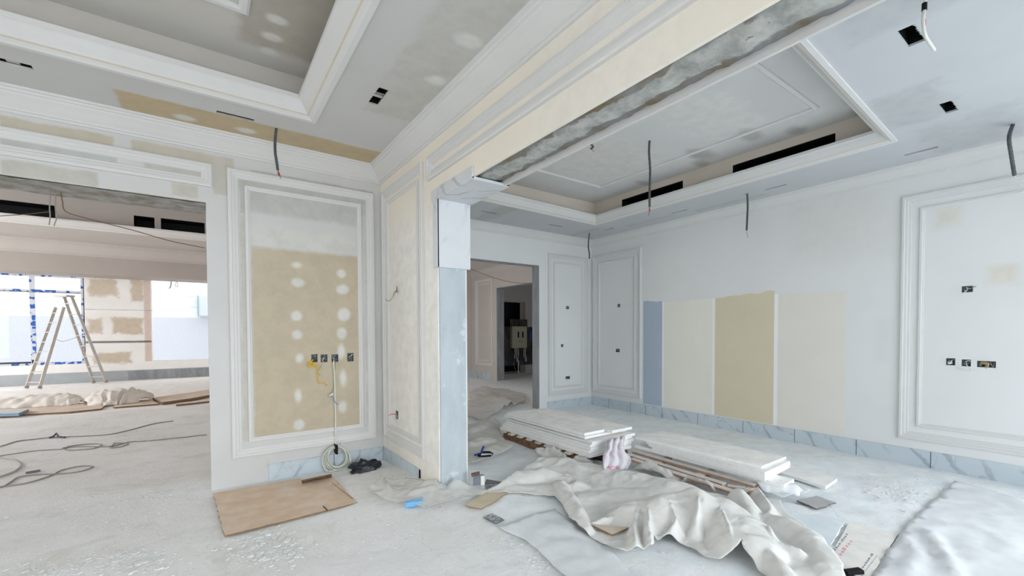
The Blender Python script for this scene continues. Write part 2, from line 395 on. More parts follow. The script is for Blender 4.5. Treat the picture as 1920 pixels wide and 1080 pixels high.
def floor_mat():
    s = NT('dusty_floor')
    sep = s.n('ShaderNodeSeparateXYZ'); s.link(s.g, sep.inputs[0]); X, Y = sep.outputs[0], sep.outputs[1]
    n1 = s.noise(0.9, 5, 0.6); n2 = s.noise(4.5, 6, 0.65); n3 = s.noise(60, 4, 0.7)
    st = s.noise(1.7, 7, 0.72, s.scaled((1.0, 1.5, 1.0)), 0.9); gr = s.noise(22, 6, 0.75)
    left = s.mix(s.step(n1, 0.3, 0.7), lin((238, 239, 240)), lin((229, 229, 227)))
    left = s.mix(s.math('MULTIPLY', s.step(st, 0.50, 0.66), 0.65), left, lin((216, 214, 210)))
    left = s.mix(s.math('MULTIPLY', s.step(n2, 0.55, 0.7), 0.6), left, lin((242, 243, 244)))
    left = s.mix(s.math('MULTIPLY', s.step(gr, 0.55, 0.70), 0.35), left, lin((190, 189, 186)))
    right = s.mix(s.step(n2, 0.3, 0.7), lin((228, 235, 239)), lin((243, 244, 244)))
    right = s.mix(s.math('MULTIPLY', s.step(st, 0.52, 0.7), 0.4), right, lin((216, 215, 210)))
    edge = s.math('ADD', X, s.math('MULTIPLY', s.math('SUBTRACT', n1, 0.5), 0.7))
    col = s.mix(s.step(edge, 1.5, 1.9), left, right)
    far = s.mix(s.step(n2, 0.4, 0.7), lin((246, 244, 242)), lin((236, 230, 224)))
    col = s.mix(s.step(s.math('ADD', Y, s.math('MULTIPLY', n1, 1.0)), 10.6, 11.0), col, s.mix(s.step(X, 2.0, 3.0), far, col))
    vor = s.n('ShaderNodeTexVoronoi'); vor.inputs['Scale'].default_value = 34; s.link(s.g, vor.inputs['Vector'])
    fl = s.math('MULTIPLY', s.step(vor.outputs['Distance'], 0.22, 0.12), s.step(n2, 0.5, 0.62))
    col = s.mix(s.math('MULTIPLY', fl, 0.9), col, lin((238, 240, 241)))
    vor2 = s.n('ShaderNodeTexVoronoi'); vor2.inputs['Scale'].default_value = 60; s.link(s.g, vor2.inputs['Vector'])
    dk = s.math('MULTIPLY', s.step(vor2.outputs['Distance'], 0.16, 0.08), s.step(s.noise(2.6, 4), 0.46, 0.58))
    col = s.mix(s.math('MULTIPLY', dk, 0.6), col, lin((150, 148, 144)))
    cr = s.step(s.math('ABSOLUTE', s.math('SUBTRACT', s.noise(1.4, 4, 0.5, None, 0.8), 0.5)), 0.004, 0.0)
    col = s.mix(s.math('MULTIPLY', s.math('MULTIPLY', cr, s.step(n1, 0.5, 0.6)), 0.5), col, lin((160, 158, 154)))
    hh = s.math('ADD', s.math('MULTIPLY', n3, 0.5), s.math('ADD', n2, s.math('MULTIPLY', fl, 0.6)))
    s.bump(s.math('ADD', hh, s.math('MULTIPLY', gr, 0.8)), 0.5, 0.014)
    return s.finish(col, 0.88, 0.25)
M_floor = floor_mat()
M_gypsum = mat('gypsum_board_face', (250, 248, 244), 0.05, 7, 0.85, 0.15, bump=0.1)
M_gypedge = mat('gypsum_board_edge', (248, 249, 250), 0.03, 30, 0.9, 0.1, bump=0.3, bscale=70)
M_card = mat('brown_cardboard', (186, 163, 138), 0.05, 5, 0.9, 0.1, bump=0.12, bscale=90, c2=(200, 184, 166))
M_cardedge = mat('cardboard_edge', (140, 118, 96), 0.1, 30, 0.9, 0.1)
M_cardpale = mat('pale_cardboard', (212, 198, 174), 0.05, 8, 0.9, 0.1)
M_wood = mat('pallet_wood', (150, 116, 90), 0.12, 12, 0.85, 0.15, bump=0.2, c2=(110, 84, 66))
M_woodtop = mat('dusty_batten', (222, 214, 206), 0.08, 12, 0.9, 0.1)
M_woodpink = mat('reddish_batten_side', (186, 150, 132), 0.08, 14, 0.85, 0.15)
M_black = flat('black_void', (12, 14, 16), 0.7)
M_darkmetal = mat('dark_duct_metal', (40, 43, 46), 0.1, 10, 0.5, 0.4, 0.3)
M_conduit = mat('grey_conduit', (88, 92, 94), 0.12, 30, 0.6, 0.3)
M_galv = mat('galvanised_back_box', (150, 162, 172), 0.25, 60, 0.6, 0.3)
M_alu = mat('aluminium', (205, 200, 194), 0.05, 8, 0.45, 0.5, 0.3)
M_red = flat('red_tape', (200, 30, 50)); M_wirew = flat('white_cable', (222, 224, 216)); M_wireg = flat('green_wire', (120, 160, 100))
M_yellow = flat('yellow_cord', (226, 190, 50)); M_blue = flat('blue_wire', (80, 140, 190)); M_cabledk = flat('grey_cable', (156, 152, 146))
M_copper = flat('brown_wire', (130, 100, 80))
M_cyan = flat('blue_film', (120, 186, 232), 0.4); M_bag = mat('black_plastic', (40, 44, 54), 0.2, 14, 0.35, 0.5)
M_frameb = mat('dark_window_frame', (62, 66, 72), 0.1, 10, 0.5)
def tape_mat():
    s = NT('blue_white_protective_tape')
    v = s.n('ShaderNodeTexVoronoi'); v.distance = 'CHEBYCHEV'; v.inputs['Scale'].default_value = 15.0; v.inputs['Randomness'].default_value = 0.8
    s.link(s.scaled((1.0, 1.0, 1.0)), v.inputs['Vector'])
    sp = s.n('ShaderNodeSeparateColor'); s.link(v.outputs['Color'], sp.inputs[0])
    col = s.mix(s.step(sp.outputs[0], 0.66, 0.68), lin((214, 218, 224)), lin((50, 100, 190)))
    return s.finish(col, 0.5, 0.3)
M_tape = tape_mat()
def film(name, c, transl=0.35, clear=0.0, rough=0.45, scale=12, bmp=0.30):
    s = NT(name); s.finish(s.mix(s.step(s.noise(scale, 5), 0.3, 0.75), lin(c), tuple(v*0.93 for v in lin(c)[:3])+(1,)), rough, 0.35)
    vo = s.n('ShaderNodeTexVoronoi'); vo.inputs['Scale'].default_value = 9.0; vo.inputs['Randomness'].default_value = 1.0
    wp = s.n('ShaderNodeVectorMath', operation='ADD'); s.link(s.g, wp.inputs[0])
    ns = s.n('ShaderNodeTexNoise'); ns.inputs['Scale'].default_value = 4.0; s.link(s.g, ns.inputs['Vector'])
    sc = s.n('ShaderNodeVectorMath', operation='SCALE'); s.link(ns.outputs['Color'], sc.inputs[0]); sc.inputs['Scale'].default_value = 0.18
    s.link(sc.outputs[0], wp.inputs[1]); s.link(wp.outputs[0], vo.inputs['Vector'])
    s.bump(s.math('ADD', vo.outputs['Distance'], s.math('MULTIPLY', s.noise(30, 4), 0.25)), bmp, 0.03)
    tr = s.n('ShaderNodeBsdfTranslucent'); tr.inputs[0].default_value = lin(c)
    mx = s.n('ShaderNodeMixShader'); mx.inputs[0].default_value = transl
    s.link(s.b.outputs[0], mx.inputs[1]); s.link(tr.outputs[0], mx.inputs[2]); out = mx.outputs[0]
    if clear:
        tp = s.n('ShaderNodeBsdfTransparent'); m2 = s.n('ShaderNodeMixShader'); m2.inputs[0].default_value = clear
        s.link(out, m2.inputs[1]); s.link(tp.outputs[0], m2.inputs[2]); out = m2.outputs[0]
    s.link(out, s.t.nodes['Material Output'].inputs[0])
    return s.m
M_film = film('milky_drop_cloth', (233, 232, 228), 0.08, 0.0)
M_clear = film('clear_crumpled_film', (236, 235, 232), 0.05, 0.5, 0.25)
M_thin = film('thin_floor_film', (242, 245, 247), 0.0, 0.2, 0.35, 12, 0.12)
# ================================================================== STRUCTURE
def linspace(a, b, n): return [a + (b - a) * i / n for i in range(n)]
xs = linspace(-9.2, -2.4, 24) + linspace(-2.4, 6.05, 215) + linspace(6.05, 10.0, 14) + [10.0]
ys = linspace(-4.6, 0.2, 12) + linspace(0.2, 7.0, 170) + linspace(7.0, 20.5, 60) + [20.5]
mb = MB(); mb.grid([[(x, y, hz(x, y)) for x in xs] for y in ys])
struct(mb.build('floor', M_floor))

# front wall with the wide opening on its left; five wiring holes
def hole_px(x0, y0, x1, y1, Y): a = ony(x0, y0, Y); b = ony(x1, y1, Y); return R2(a[0], a[2], b[0], b[2])
SOCK1 = [R2(0.848, 1.101, 0.905, 1.181), R2(0.934, 1.098, 0.998, 1.176), R2(1.036, 1.096, 1.102, 1.174), R2(1.190, 1.094, 1.254, 1.182)]
mb = MB()
slab(mb, 'Y', Y1, 0.42, [(-7, 0), (-3.4, 0), (-3.4, 2.527), (0.022, 2.527), (0.022, -0.02), (X2, -0.02), (X2, 3.3), (-7, 3.3)],
     [(s, 0.06, 0) for s in SOCK1], back=True)
struct(mb.build('wall_front', [M_front]))
rows = []
for j in range(9):
    y = Y1 + 0.004 + 0.412 * j / 8
    rows.append([(x, y, 2.523 - 0.012*abs(nz(x, y, 5)) - 0.01*abs(nz(x, y, 13))) for x in [(-3.4 + 3.42*i/90) for i in range(91)]])
M_lint = cement('lintel_concrete', (178, 178, 176), (136, 130, 120), (206, 206, 204))
mb = MB(); mb.grid(rows); struct(mb.build('lintel', M_lint))

# return wall and the beam that carries on towards the camera
SOCK2 = R2(4.175, 0.520, 4.255, 0.605)
mb = MB()
slab(mb, 'X', X2, XB - X2, [(YP, -0.02), (Y3, -0.02), (Y3, 3.3), (YP, 3.3)], [(SOCK2, 0.06, 0)], back=True)
struct(mb.build('wall_return', [M_cream]))
mb = MB(); mb.box(X2 + 0.012, YP - 0.014, -0.01, XB - 0.018, YP, 1.935)
struct(mb.build('trim_1', M_cement))
mb = MB()
slab(mb, 'X', X2, 0.018, [(-4.5, ZB - 0.004), (YP, ZB - 0.004), (YP, 3.3), (-4.5, 3.3)])
mb.box(1.814, -4.5, 2.474, XB, YP, 3.3, 1)
rows = []
for j in range(15):
    t = j / 14; x = X2 + 0.012 + (1.816 - X2 - 0.012) * t
    rows.append([(x, y, 2.514 - (0.022*math.exp(-((t-0.5)/0.27)**4))*(0.7+0.6*nz(x, y, 4)) + 0.010*nz(x, y, 11) + 0.006*nz(x, y, 27)) for y in [(-4.5 + 7.75*i/300) for i in range(301)]])
mb.grid(rows, 2)
struct(mb.build('beam', [M_cream, M_white, M_conc]))

# marble lining of the wide opening
mb = MB()
mb.box(1.545, YP - 0.034, 1.925, 1.850, YP - 0.001, 2.476)
mb.box(1.545, 2.655, 2.472, 1.862, YP - 0.001, 2.492)
mb.box(1.543, 2.655, 2.474, X2 - 0.001, 3.33, 2.562)
mb.box(1.543, YP - 0.034, 1.925, X2 - 0.001, 3.30, 2.474)
mb.box(XB + 0.001, 2.655, 2.474, 1.862, YP, 2.53)
struct(mb.build('trim_2', M_marble, bevel=0.002))

# end wall with the doorway, long wall with the colour samples
DOOR = (2.55, 4.671, 2.522)
SOCK3 = [R2(5.285, 1.795, 5.36, 1.85), R2(5.165, 1.115, 5.222, 1.168), R2(5.275, 0.530, 5.382, 0.585)]
mb = MB()
slab(mb, 'Y', Y3, 0.19, [(XB, -0.02), (DOOR[0], -0.02), (DOOR[0], DOOR[2]), (DOOR[1], DOOR[2]), (DOOR[1], -0.02), (X4 + 0.4, -0.02), (X4 + 0.4, 3.3), (XB, 3.3)],
     [(s, 0.06, 0) for s in SOCK3], back=True)
struct(mb.build('wall_end', [M_right]))
mb = MB(); mb.box(DOOR[1] - 0.006, Y3 + 0.003, 0, DOOR[1] - 0.001, Y3 + 0.188, DOOR[2]); mb.box(DOOR[0], Y3 + 0.003, DOOR[2] - 0.006, DOOR[1], Y3 + 0.188, DOOR[2] - 0.001)
struct(mb.build('trim_3', M_grey))
def wav(pts, n, amp, seed):
    rnd = random.Random(seed); out = []
    for i in range(n + 1):
        t = i / n; out.append((pts[0][0] + (pts[1][0]-pts[0][0])*t, pts[0][1] + (pts[1][1]-pts[0][1])*t + (rnd.uniform(-amp, amp) if 0 < i < n else 0)))
    return out
sw = []
Ya = [4.60, 4.235, 4.205, 3.40, 3.362, 2.575, 2.53, 1.815, 1.79]
tops = [(1.895, 1.862), (1.845, 1.86), (1.862, 1.905), (1.865, 1.845)]
for k in range(4):
    y1_, y0_ = Ya[2*k], Ya[2*k+1]
    if k == 0: y1_, y0_ = 4.60, 4.235
    top = wav([(y0_, tops[k][1]), (y1_, tops[k][0])], 14, 0.012 if k in (0, 2) else 0.003, k)
    sw.append(([(y0_, 0.19), (y1_, 0.19)] + top[::-1], k + 1))
for a, b in ((4.205, 4.235), (3.362, 3.40), (2.53, 2.575)):
    sw.append(([(a, 0.19), (b, 0.19), (b, 1.86), (a, 1.86)], 5))
SOCK4 = [R2(5.09, 1.815, 5.155, 1.872), R2(5.10, 1.025, 5.19, 1.085), R2(0.825, 1.755, 0.90, 1.815), R2(0.933, 1.052, 0.997, 1.121),
         R2(0.828, 1.048, 0.890, 1.114), R2(0.668, 1.046, 0.788, 1.106)]
mb = MB()
slab(mb, 'X', X4, 0.25, [(-0.45, -0.05), (Y3, -0.05), (Y3, 3.3), (-0.45, 3.3)], [(s, 0.06, 0) for s in SOCK4], regions=sw, back=True)
mb.box(X4, -4.5, 2.75, X4 + 0.25, -0.45, 3.3); mb.box(X4, -4.5, -0.05, X4 + 0.25, -4.2, 2.75)
struct(mb.build('wall_right', [M_right] + M_sw))
# shell behind the photographer: wide glazed openings to the daylight
mb = MB(); mb.box(-7.2, -4.75, 0, -4.0, -4.5, 3.3); mb.box(-4.0, -4.75, 2.85, 5.93, -4.5, 3.3); mb.box(0.8, -4.75, 0, 1.3, -4.5, 2.85); mb.box(3.9, -4.75, 0, 6.2, -4.5, 3.3)  # unseen solid part at the right added to hold yard light off the long wall
struct(mb.build('wall_back', M_white))
mb = MB(); mb.box(-7.2, -4.75, 0, -7.0, 5.04, 3.3); struct(mb.build('wall_left', M_white))
mb = MB(); mb.box(-9.4, -4.8, 4.9, 10.4, 17.3, 5.1); struct(mb.build('roof', M_grey))

# ------------------------------------------------ ceilings with trays and cut-outs
def ring(o, d): return o
CUT_L = [R2(-1.30, 4.085, -0.885, 4.155), R2(0.10, 4.090, 0.352, 4.140), R2(1.025, 3.055, 1.098, 3.31)]
TRAY_L = R2(-3.4, 0.2, 0.72, 3.812)
mb = MB(); slab(mb, 'Z', ZL, 0.013, R2(-7, -4.5, X2, Y1), [(TRAY_L, 0.013)] + [(c, 0.013) for c in CUT_L])
struct(mb.build('ceiling_left', M_ceil_l))
def recess(name, x0, y0, x1, y1, z0, z1, mw, mc, holes=()):
    mb = MB()
    slab(mb, 'X', x1, 0.012, R2(y0, z0, y1, z1), [(h, 0.012) for h in holes], sides=False)
    mb.add([(x0, y0, z0), (x0, y1, z0), (x0, y1, z1), (x0, y0, z1)], [(0, 1, 2, 3)])
    mb.add([(x0, y0, z0), (x1, y0, z0), (x1, y0, z1), (x0, y0, z1)], [(0, 1, 2, 3)])
    mb.add([(x0, y1, z0), (x1, y1, z0), (x1, y1, z1), (x0, y1, z1)], [(0, 1, 2, 3)])
    mb.add([(x0, y0, z1), (x1, y0, z1), (x1, y1, z1), (x0, y1, z1)], [(0, 1, 2, 3)], 1)
    return struct(mb.build(name, [mw, mc]))
recess('tray_ceiling_left', -3.46, 0.14, 0.775, 3.865, ZL, 3.45, M_tray_lw, M_tray_l)
M_gold = mat('bare_cream_line', (214, 203, 184), 0.03, 10)
LIP = [(-.045, 0), (-.045, -.014), (-.012, -.014), (0, -.004), (.018, .006)]
LIPG = [(.018, .006), (.028, .012)]
LIP2 = [(.028, .012), (.04, .028), (.06, .05), (.082, .078), (.09, .084), (.1, .088), (.1, .118), (.0, .122)]
def lip(name, path, Z, k=1.0):
    mb = MB()
    for pr, mi in ((LIP, 0), (LIPG, 1), (LIP2, 0)):
        sweep(mb, path, [(a*k, b*k) for a, b in pr], lambda u, v, w_: (u, v, Z + w_), True, mi)
    return struct(mb.build(name, [M_trim, M_gold]))
lip('trim_4', TRAY_L, ZL)
def strip(name, path, Z, m_=M_trim, wd=.045, th=.018):
    mb = MB(); sweep(mb, path, [(0, 0), (0, th*.6), (wd*.25, th), (wd*.75, th), (wd, th*.6), (wd, 0)], lambda u, v, w_: (u, v, Z - w_), True)
    return struct(mb.build(name, m_))
strip('trim_5', R2(-2.8, 0.7, 0.262, 3.29), 3.45, M_trim, .06, .022)
CUT_R = [R2(3.208, 0.69, 3.44, 0.765), R2(4.495, 0.752, 4.73, 0.825), R2(5.505, 1.01, 5.545, 1.245), R2(5.478, 2.265, 5.512, 2.505), R2(5.470, 3.525, 5.505, 3.785),
         R2(5.455, 4.835, 5.495, 5.05), R2(4.455, 5.235, 4.725, 5.285), R2(3.165, 5.185, 3.43, 5.235)]
TRAY_R = [(2.2, 1.09), (4.998, 1.22), (5.02, 4.81), (2.2, 4.70)]
mb = MB(); slab(mb, 'Z', ZR, 0.013, R2(XB, -4.5, X4, Y3), [(TRAY_R, 0.013)] + [(c, 0.013) for c in CUT_R])
struct(mb.build('ceiling_right', M_ceil_r))
SLOT = [R2(3.31, 3.205, 4.318, 3.338), R2(1.655, 3.205, 2.667, 3.328)]
recess('tray_ceiling_right', 2.05, 0.95, 5.055, 4.87, ZR, 3.42, M_tray_rw, M_tray_r, SLOT)
lip('trim_6', TRAY_R, ZR, 0.9)
strip('trim_7', R2(2.55, 1.62, 4.565, 4.285), 3.42, M_trim, .04, .02)

# ------------------------------------------------ cornices
CR = [(0, .148), (.014, .146), (.018, .132), (.032, .128), (.036, .116), (.055, .098), (.085, .066), (.108, .046), (.116, .034), (.130, .030), (.134, .018), (.152, .014), (.155, 0)]
mb = MB(); sweep(mb, [(X2, -4.5), (X2, Y1), (-7, Y1)], CR, lambda u, v, w_: (u, v, ZL - w_)); struct(mb.build('cornice_left', M_trim))
mb = MB(); sweep(mb, [(X4, -4.5), (X4, Y3), (XB, Y3), (XB, -4.5)], [(a*.75, b*.85) for a, b in CR], lambda u, v, w_: (u, v, ZR - w_)); struct(mb.build('cornice_right', M_trim))

# ------------------------------------------------ wall panel mouldings
PO = [(0, 0), (0, .024), (.010, .031), (.026, .031), (.032, .021), (.050, .019), (.058, .011), (.074, .009), (.080, 0)]
PI_ = [(0, 0), (0, .014), (.006, .018), (.022, .018), (.030, .008), (.038, .006), (.040, 0)]
def frame_y(name, x0, z0, x1, z1, Y, inner=0.13, po=PO, pi=PI_, k=1.0):
    mb = MB(); f = lambda u, v, w_: (u, Y - w_, v)
    sweep(mb, R2(x0, z0, x1, z1), [(a*k, b) for a, b in po], f, True)
    if inner: sweep(mb, R2(x0+inner, z0+inner, x1-inner, z1-inner), pi, f, True)
    return struct(mb.build(name, M_trim))
def frame_x(name, y0, z0, y1, z1, X, inner=0.13, po=PO, pi=PI_, k=1.0):
    mb = MB(); f = lambda u, v, w_: (X - w_, u, v)
    sweep(mb, R2(y0, z0, y1, z1), [(a*k, b) for a, b in po], f, True)
    if inner: sweep(mb, R2(y0+inner, z0+inner, y1-inner, z1-inner), pi, f, True)
    return struct(mb.build(name, M_trim))
frame_y('trim_8', 0.180, 0.262, 1.476, 2.860, Y1)
p0, p1 = ony(0, 237, Y1), ony(397, 309, Y1); q1 = ony(397, 352, Y1)
frame_y('trim_9', -3.0, q1[2], p1[0], p1[2], Y1, 0)
frame_x('trim_10', 3.505, 0.282, 4.540, 2.864, X2, 0.115)
frame_x('trim_11', -4.2, 2.665, 3.405, 2.860, X2, 0)
frame_y('trim_12', 4.864, 0.262, 5.818, 2.750, Y3, 0.125)
frame_x('trim_13', 4.632, 0.262, 5.726, 2.785, X4, 0.125)
frame_x('trim_14', 0.205, 0.270, 1.346, 2.775, X4, 0.138)

# ------------------------------------------------ tiled skirtings
def skirt(name, plane, c, a0, a1, h, joints, th=0.013, z0=-0.06):
    mb = MB()
    B = (lambda u0, u1, t, za, zb, mi: mb.box(u0, c - t, za, u1, c - 0.0005, zb, mi)) if plane == 'Y' else (lambda u0, u1, t, za, zb, mi: mb.box(c - t, u0, za, c - 0.0005, u1, zb, mi))
    B(a0, a1, th, z0, h, 0)
    for j in joints: B(j - 0.003, j + 0.003, th + 0.0012, z0, h - 0.001, 1)
    return struct(mb.build(name, [M_skirt, M_joint]))
skirt('baseboard_front', 'Y', Y1, 0.462, X2 - 0.002, 0.160, [1.045])
skirt('baseboard_return', 'X', X2, 3.635, Y1 - 0.014, 0.160, [3.638, 4.60])
skirt('baseboard_end', 'Y', Y3, 4.843, X4 - 0.002, 0.168, [])
skirt('baseboard_right', 'X', X4, -0.45, Y3 - 0.014, 0.177, [onx(x_, 790, X4)[1] for x_ in (1142, 1183, 1211, 1242, 1309, 1394, 1491, 1607, 1747)])

# ------------------------------------------------ far hall
HALL = [patch_y(a[0], a[1], a[2], a[3], YW, a[4], 0.05, 0.25, 0.9) for a in (
    (166,522,220,556,(212,197,177)),(246,522,268,565,(212,197,177)),(164,597,192,626,(212,197,178)),(210,597,268,626,(210,194,172)),(176,662,246,680,(210,195,174)))]
HALL += [patch_y(268, 500, 285, 677, YW, (224, 204, 194), 0.02, 0.02, 0.9)]
HALL += [patch_y(160, 580, 284, 582, YW, (96, 98, 104), 0.02, 0.02, 0.9), patch_y(160, 640, 284, 642, YW, (96, 98, 104), 0.02, 0.02, 0.9)]
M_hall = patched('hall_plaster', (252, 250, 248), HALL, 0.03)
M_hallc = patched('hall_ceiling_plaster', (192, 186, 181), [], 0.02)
W1 = R2(-7.2, 0.535, -2.765, 2.985); W2 = R2(-1.305, 0.545, 0.75, 3.03)
mb = MB(); slab(mb, 'Y', YW, 0.3, R2(-9.2, -0.02, 1.6, 4.9), [(W1, None), (W2, None)], back=True); struct(mb.build('wall_far', [M_hall]))
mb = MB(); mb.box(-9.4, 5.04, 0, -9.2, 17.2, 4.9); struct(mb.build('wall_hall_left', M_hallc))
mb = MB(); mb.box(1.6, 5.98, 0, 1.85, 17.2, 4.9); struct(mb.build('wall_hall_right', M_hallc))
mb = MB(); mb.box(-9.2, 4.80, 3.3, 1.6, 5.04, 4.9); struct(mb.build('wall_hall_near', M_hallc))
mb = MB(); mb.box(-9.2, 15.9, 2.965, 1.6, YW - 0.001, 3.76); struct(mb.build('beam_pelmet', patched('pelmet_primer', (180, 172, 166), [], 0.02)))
HT = R2(-8.4, 6.6, 0.9, 13.55)
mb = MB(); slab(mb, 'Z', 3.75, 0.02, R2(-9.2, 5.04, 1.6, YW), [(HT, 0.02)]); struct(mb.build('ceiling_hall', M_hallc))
HSL = [R2(-5.0, 3.88, -2.675, 4.225), R2(-1.355, 3.88, -0.97, 4.215), R2(-0.85, 3.88, 0.03, 4.225)]
mb = MB()
slab(mb, 'Y', 13.75, 0.02, R2(-8.5, 3.75, 1.0, 4.55), [(h, 0.02) for h in HSL], sides=False)
mb.add([(-8.5, 6.5, 4.55), (1, 6.5, 4.55), (1, 13.75, 4.55), (-8.5, 13.75, 4.55)], [(0, 1, 2, 3)])
mb.add([(-8.5, 6.5, 3.75), (1, 6.5, 3.75), (1, 6.5, 4.55), (-8.5, 6.5, 4.55)], [(0, 1, 2, 3)])
mb.add([(1, 6.5, 3.75), (1, 13.75, 3.75), (1, 13.75, 4.55), (1, 6.5, 4.55)], [(0, 1, 2, 3)])
struct(mb.build('tray_ceiling_hall', M_hallc))
lip('trim_15', HT, 3.75, 1.2)
mb = MB(); sweep(mb, [(1.6, 15.9), (-9.2, 15.9)], [(a*1.9, b*2.2) for a, b in CR], lambda u, v, w_: (u, v, 3.75 - w_)); struct(mb.build('cornice_hall', M_hallc))
mb = MB(); mb.box(-9.2, YW - 0.02, -0.02, -1.88, YW - 0.001, 0.295); mb.box(-1.88, YW - 0.02, -0.02, 1.6, YW - 0.001, 0.29, 1)
struct(mb.build('baseboard_far', [mat('grey_hall_skirting', (178, 184, 188), 0.05, 3), M_grey]))
# window frame wrapped in blue and white protective tape
wf = struct(MB().box(-7.2, YW + 0.05, 0.535, -2.765, YW + 0.11, 0.60).box(-7.2, YW + 0.05, 2.93, -2.765, YW + 0.11, 2.985).box(-2.84, YW + 0.05, 0.60, -2.765, YW + 0.11, 2.93).build('window_1', [M_tape]))
fr = MB(); fr.box(-3.83, YW + 0.045, 0.60, -3.74, YW + 0.115, 2.93).box(-5.6, YW + 0.045, 0.60, -5.51, YW + 0.115, 2.93); fr.build('window_mullion', M_tape, wf)
fr = MB(); fr.box(-7.2, YW + 0.048, 2.505, -2.84, YW + 0.112, 2.575); fr.build('window_transom', M_tape, wf)
fr = MB(); fr.box(-7.2, YW + 0.04, 0.59, -3.84, YW + 0.12, 0.63).box(-3.82, YW + 0.04, 0.585, -3.74, YW + 0.044, 0.68).box(-2.79, YW + 0.04, 0.60, -2.768, YW + 0.12, 2.93).box(-7.2, YW + 0.04, 2.50, -2.84, YW + 0.046, 2.515)
fr.build('window_edge_strip', M_frameb, wf)
gl = NT('window_glass'); tp = gl.n('ShaderNodeBsdfTransparent'); gb = gl.n('ShaderNodeBsdfGlossy'); gb.inputs['Roughness'].default_value = 0.02
mx = gl.n('ShaderNodeMixShader'); mx.inputs[0].default_value = 0.04; gl.link(tp.outputs[0], mx.inputs[1]); gl.link(gb.outputs[0], mx.inputs[2]); gl.link(mx.outputs[0], gl.t.nodes['Material Output'].inputs[0])
MB().box(-7.2, YW + 0.078, 0.60, -2.84, YW + 0.084, 2.93).build('window_glass', gl.m, wf)
struct(MB().box(-1.305, YW + 0.02, 0.530, 0.75, YW + 0.34, 0.552).build('window_sill', [M_white]))
# outside: boundary wall and yard
mb = MB(); mb.box(-16, 20.4, 0, 7, 20.7, 1.96, 0); mb.box(-16, 20.45, 1.96, 7, 20.7, 4.2, 1)
for z in (2.35, 2.75, 3.1): mb.box(-16, 20.444, z, 7, 20.451, z + 0.014, 2)
struct(mb.build('outside_wall', [flat('pale_blue_render', (206, 210, 218), 0.9), mat('white_rough_render', (244, 244, 244), 0.05, 5, 0.9, 0.1), flat('render_line', (210, 210, 212))]))
struct(MB().box(-16, 17.2, -0.1, 7, 20.4, -0.02).build('outside_ground', M_grey))

# ------------------------------------------------ passage behind the doorway
XC = 6.70
mb = MB()
slab(mb, 'X', XC, 0.25, [(5.97, -0.02), (7.6, -0.02), (7.6, 2.62), (10.2, 2.62), (10.2, -0.02), (11.62, -0.02), (11.62, 3.2), (5.97, 3.2)], back=True)
M_pass = patched('passage_plaster', (208, 202, 197), [], 0.02)
struct(mb.build('wall_passage', [M_pass]))
mb = MB(); mb.box(XC + 0.003, 10.193, 0, XC + 0.247, 10.199, 2.62); mb.box(XC + 0.003, 7.6, 2.612, XC + 0.247, 10.2, 2.619); struct(mb.build('trim_16', M_grey))
mb = MB(); mb.box(1.85, 11.62, -0.02, XC, 11.8, 3.2); struct(mb.build('wall_passage_end', M_pass))
mb = MB(); mb.box(1.85, 5.97, 3.2, 10.0, 12.6, 3.3); struct(mb.build('ceiling_passage', M_pass))
frame_x('trim_17', 10.42, 0.40, 11.35, 2.93, XC, 0.12)
frame_y('trim_18', 5.55, 0.40, 6.5, 2.93, 11.62, 0.12)
mb = MB(); sweep(mb, [(XC, 5.97), (XC, 11.62), (1.85, 11.62)], CR, lambda u, v, w_: (u, v, 3.2 - w_)); struct(mb.build('cornice_passage', M_pass))
skirt('baseboard_passage', 'X', XC, 10.5, 11.606, 0.19, [11.0]); skirt('baseboard_passage_end', 'Y', 11.62, 1.85, XC - 0.014, 0.19, [])
mb = MB()
YE = 11.5
slab(mb, 'Y', YE, 0.3, R2(XC + 0.25, -0.02, 10, 3.2), [(R2(ony(944, 600, YE)[0], ony(960, 613, YE)[2], ony(985, 600, YE)[0], ony(960, 566, YE)[2]), None),
     (R2(ony(944, 600, YE)[0], 0.02, ony(985, 600, YE)[0], ony(960, 683, YE)[2]), None)], back=True)
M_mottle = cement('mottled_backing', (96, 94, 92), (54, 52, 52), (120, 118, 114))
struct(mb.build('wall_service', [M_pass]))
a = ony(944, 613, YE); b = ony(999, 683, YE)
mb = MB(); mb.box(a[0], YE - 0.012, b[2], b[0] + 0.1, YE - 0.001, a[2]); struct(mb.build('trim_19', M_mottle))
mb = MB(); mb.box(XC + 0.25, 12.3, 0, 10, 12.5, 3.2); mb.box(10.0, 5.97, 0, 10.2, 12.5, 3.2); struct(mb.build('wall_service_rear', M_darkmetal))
mb = MB(); mb.box(XC + 0.25, 5.5, 0, 10.0, 5.97, 3.2); struct(mb.build('wall_service_near', M_pass))
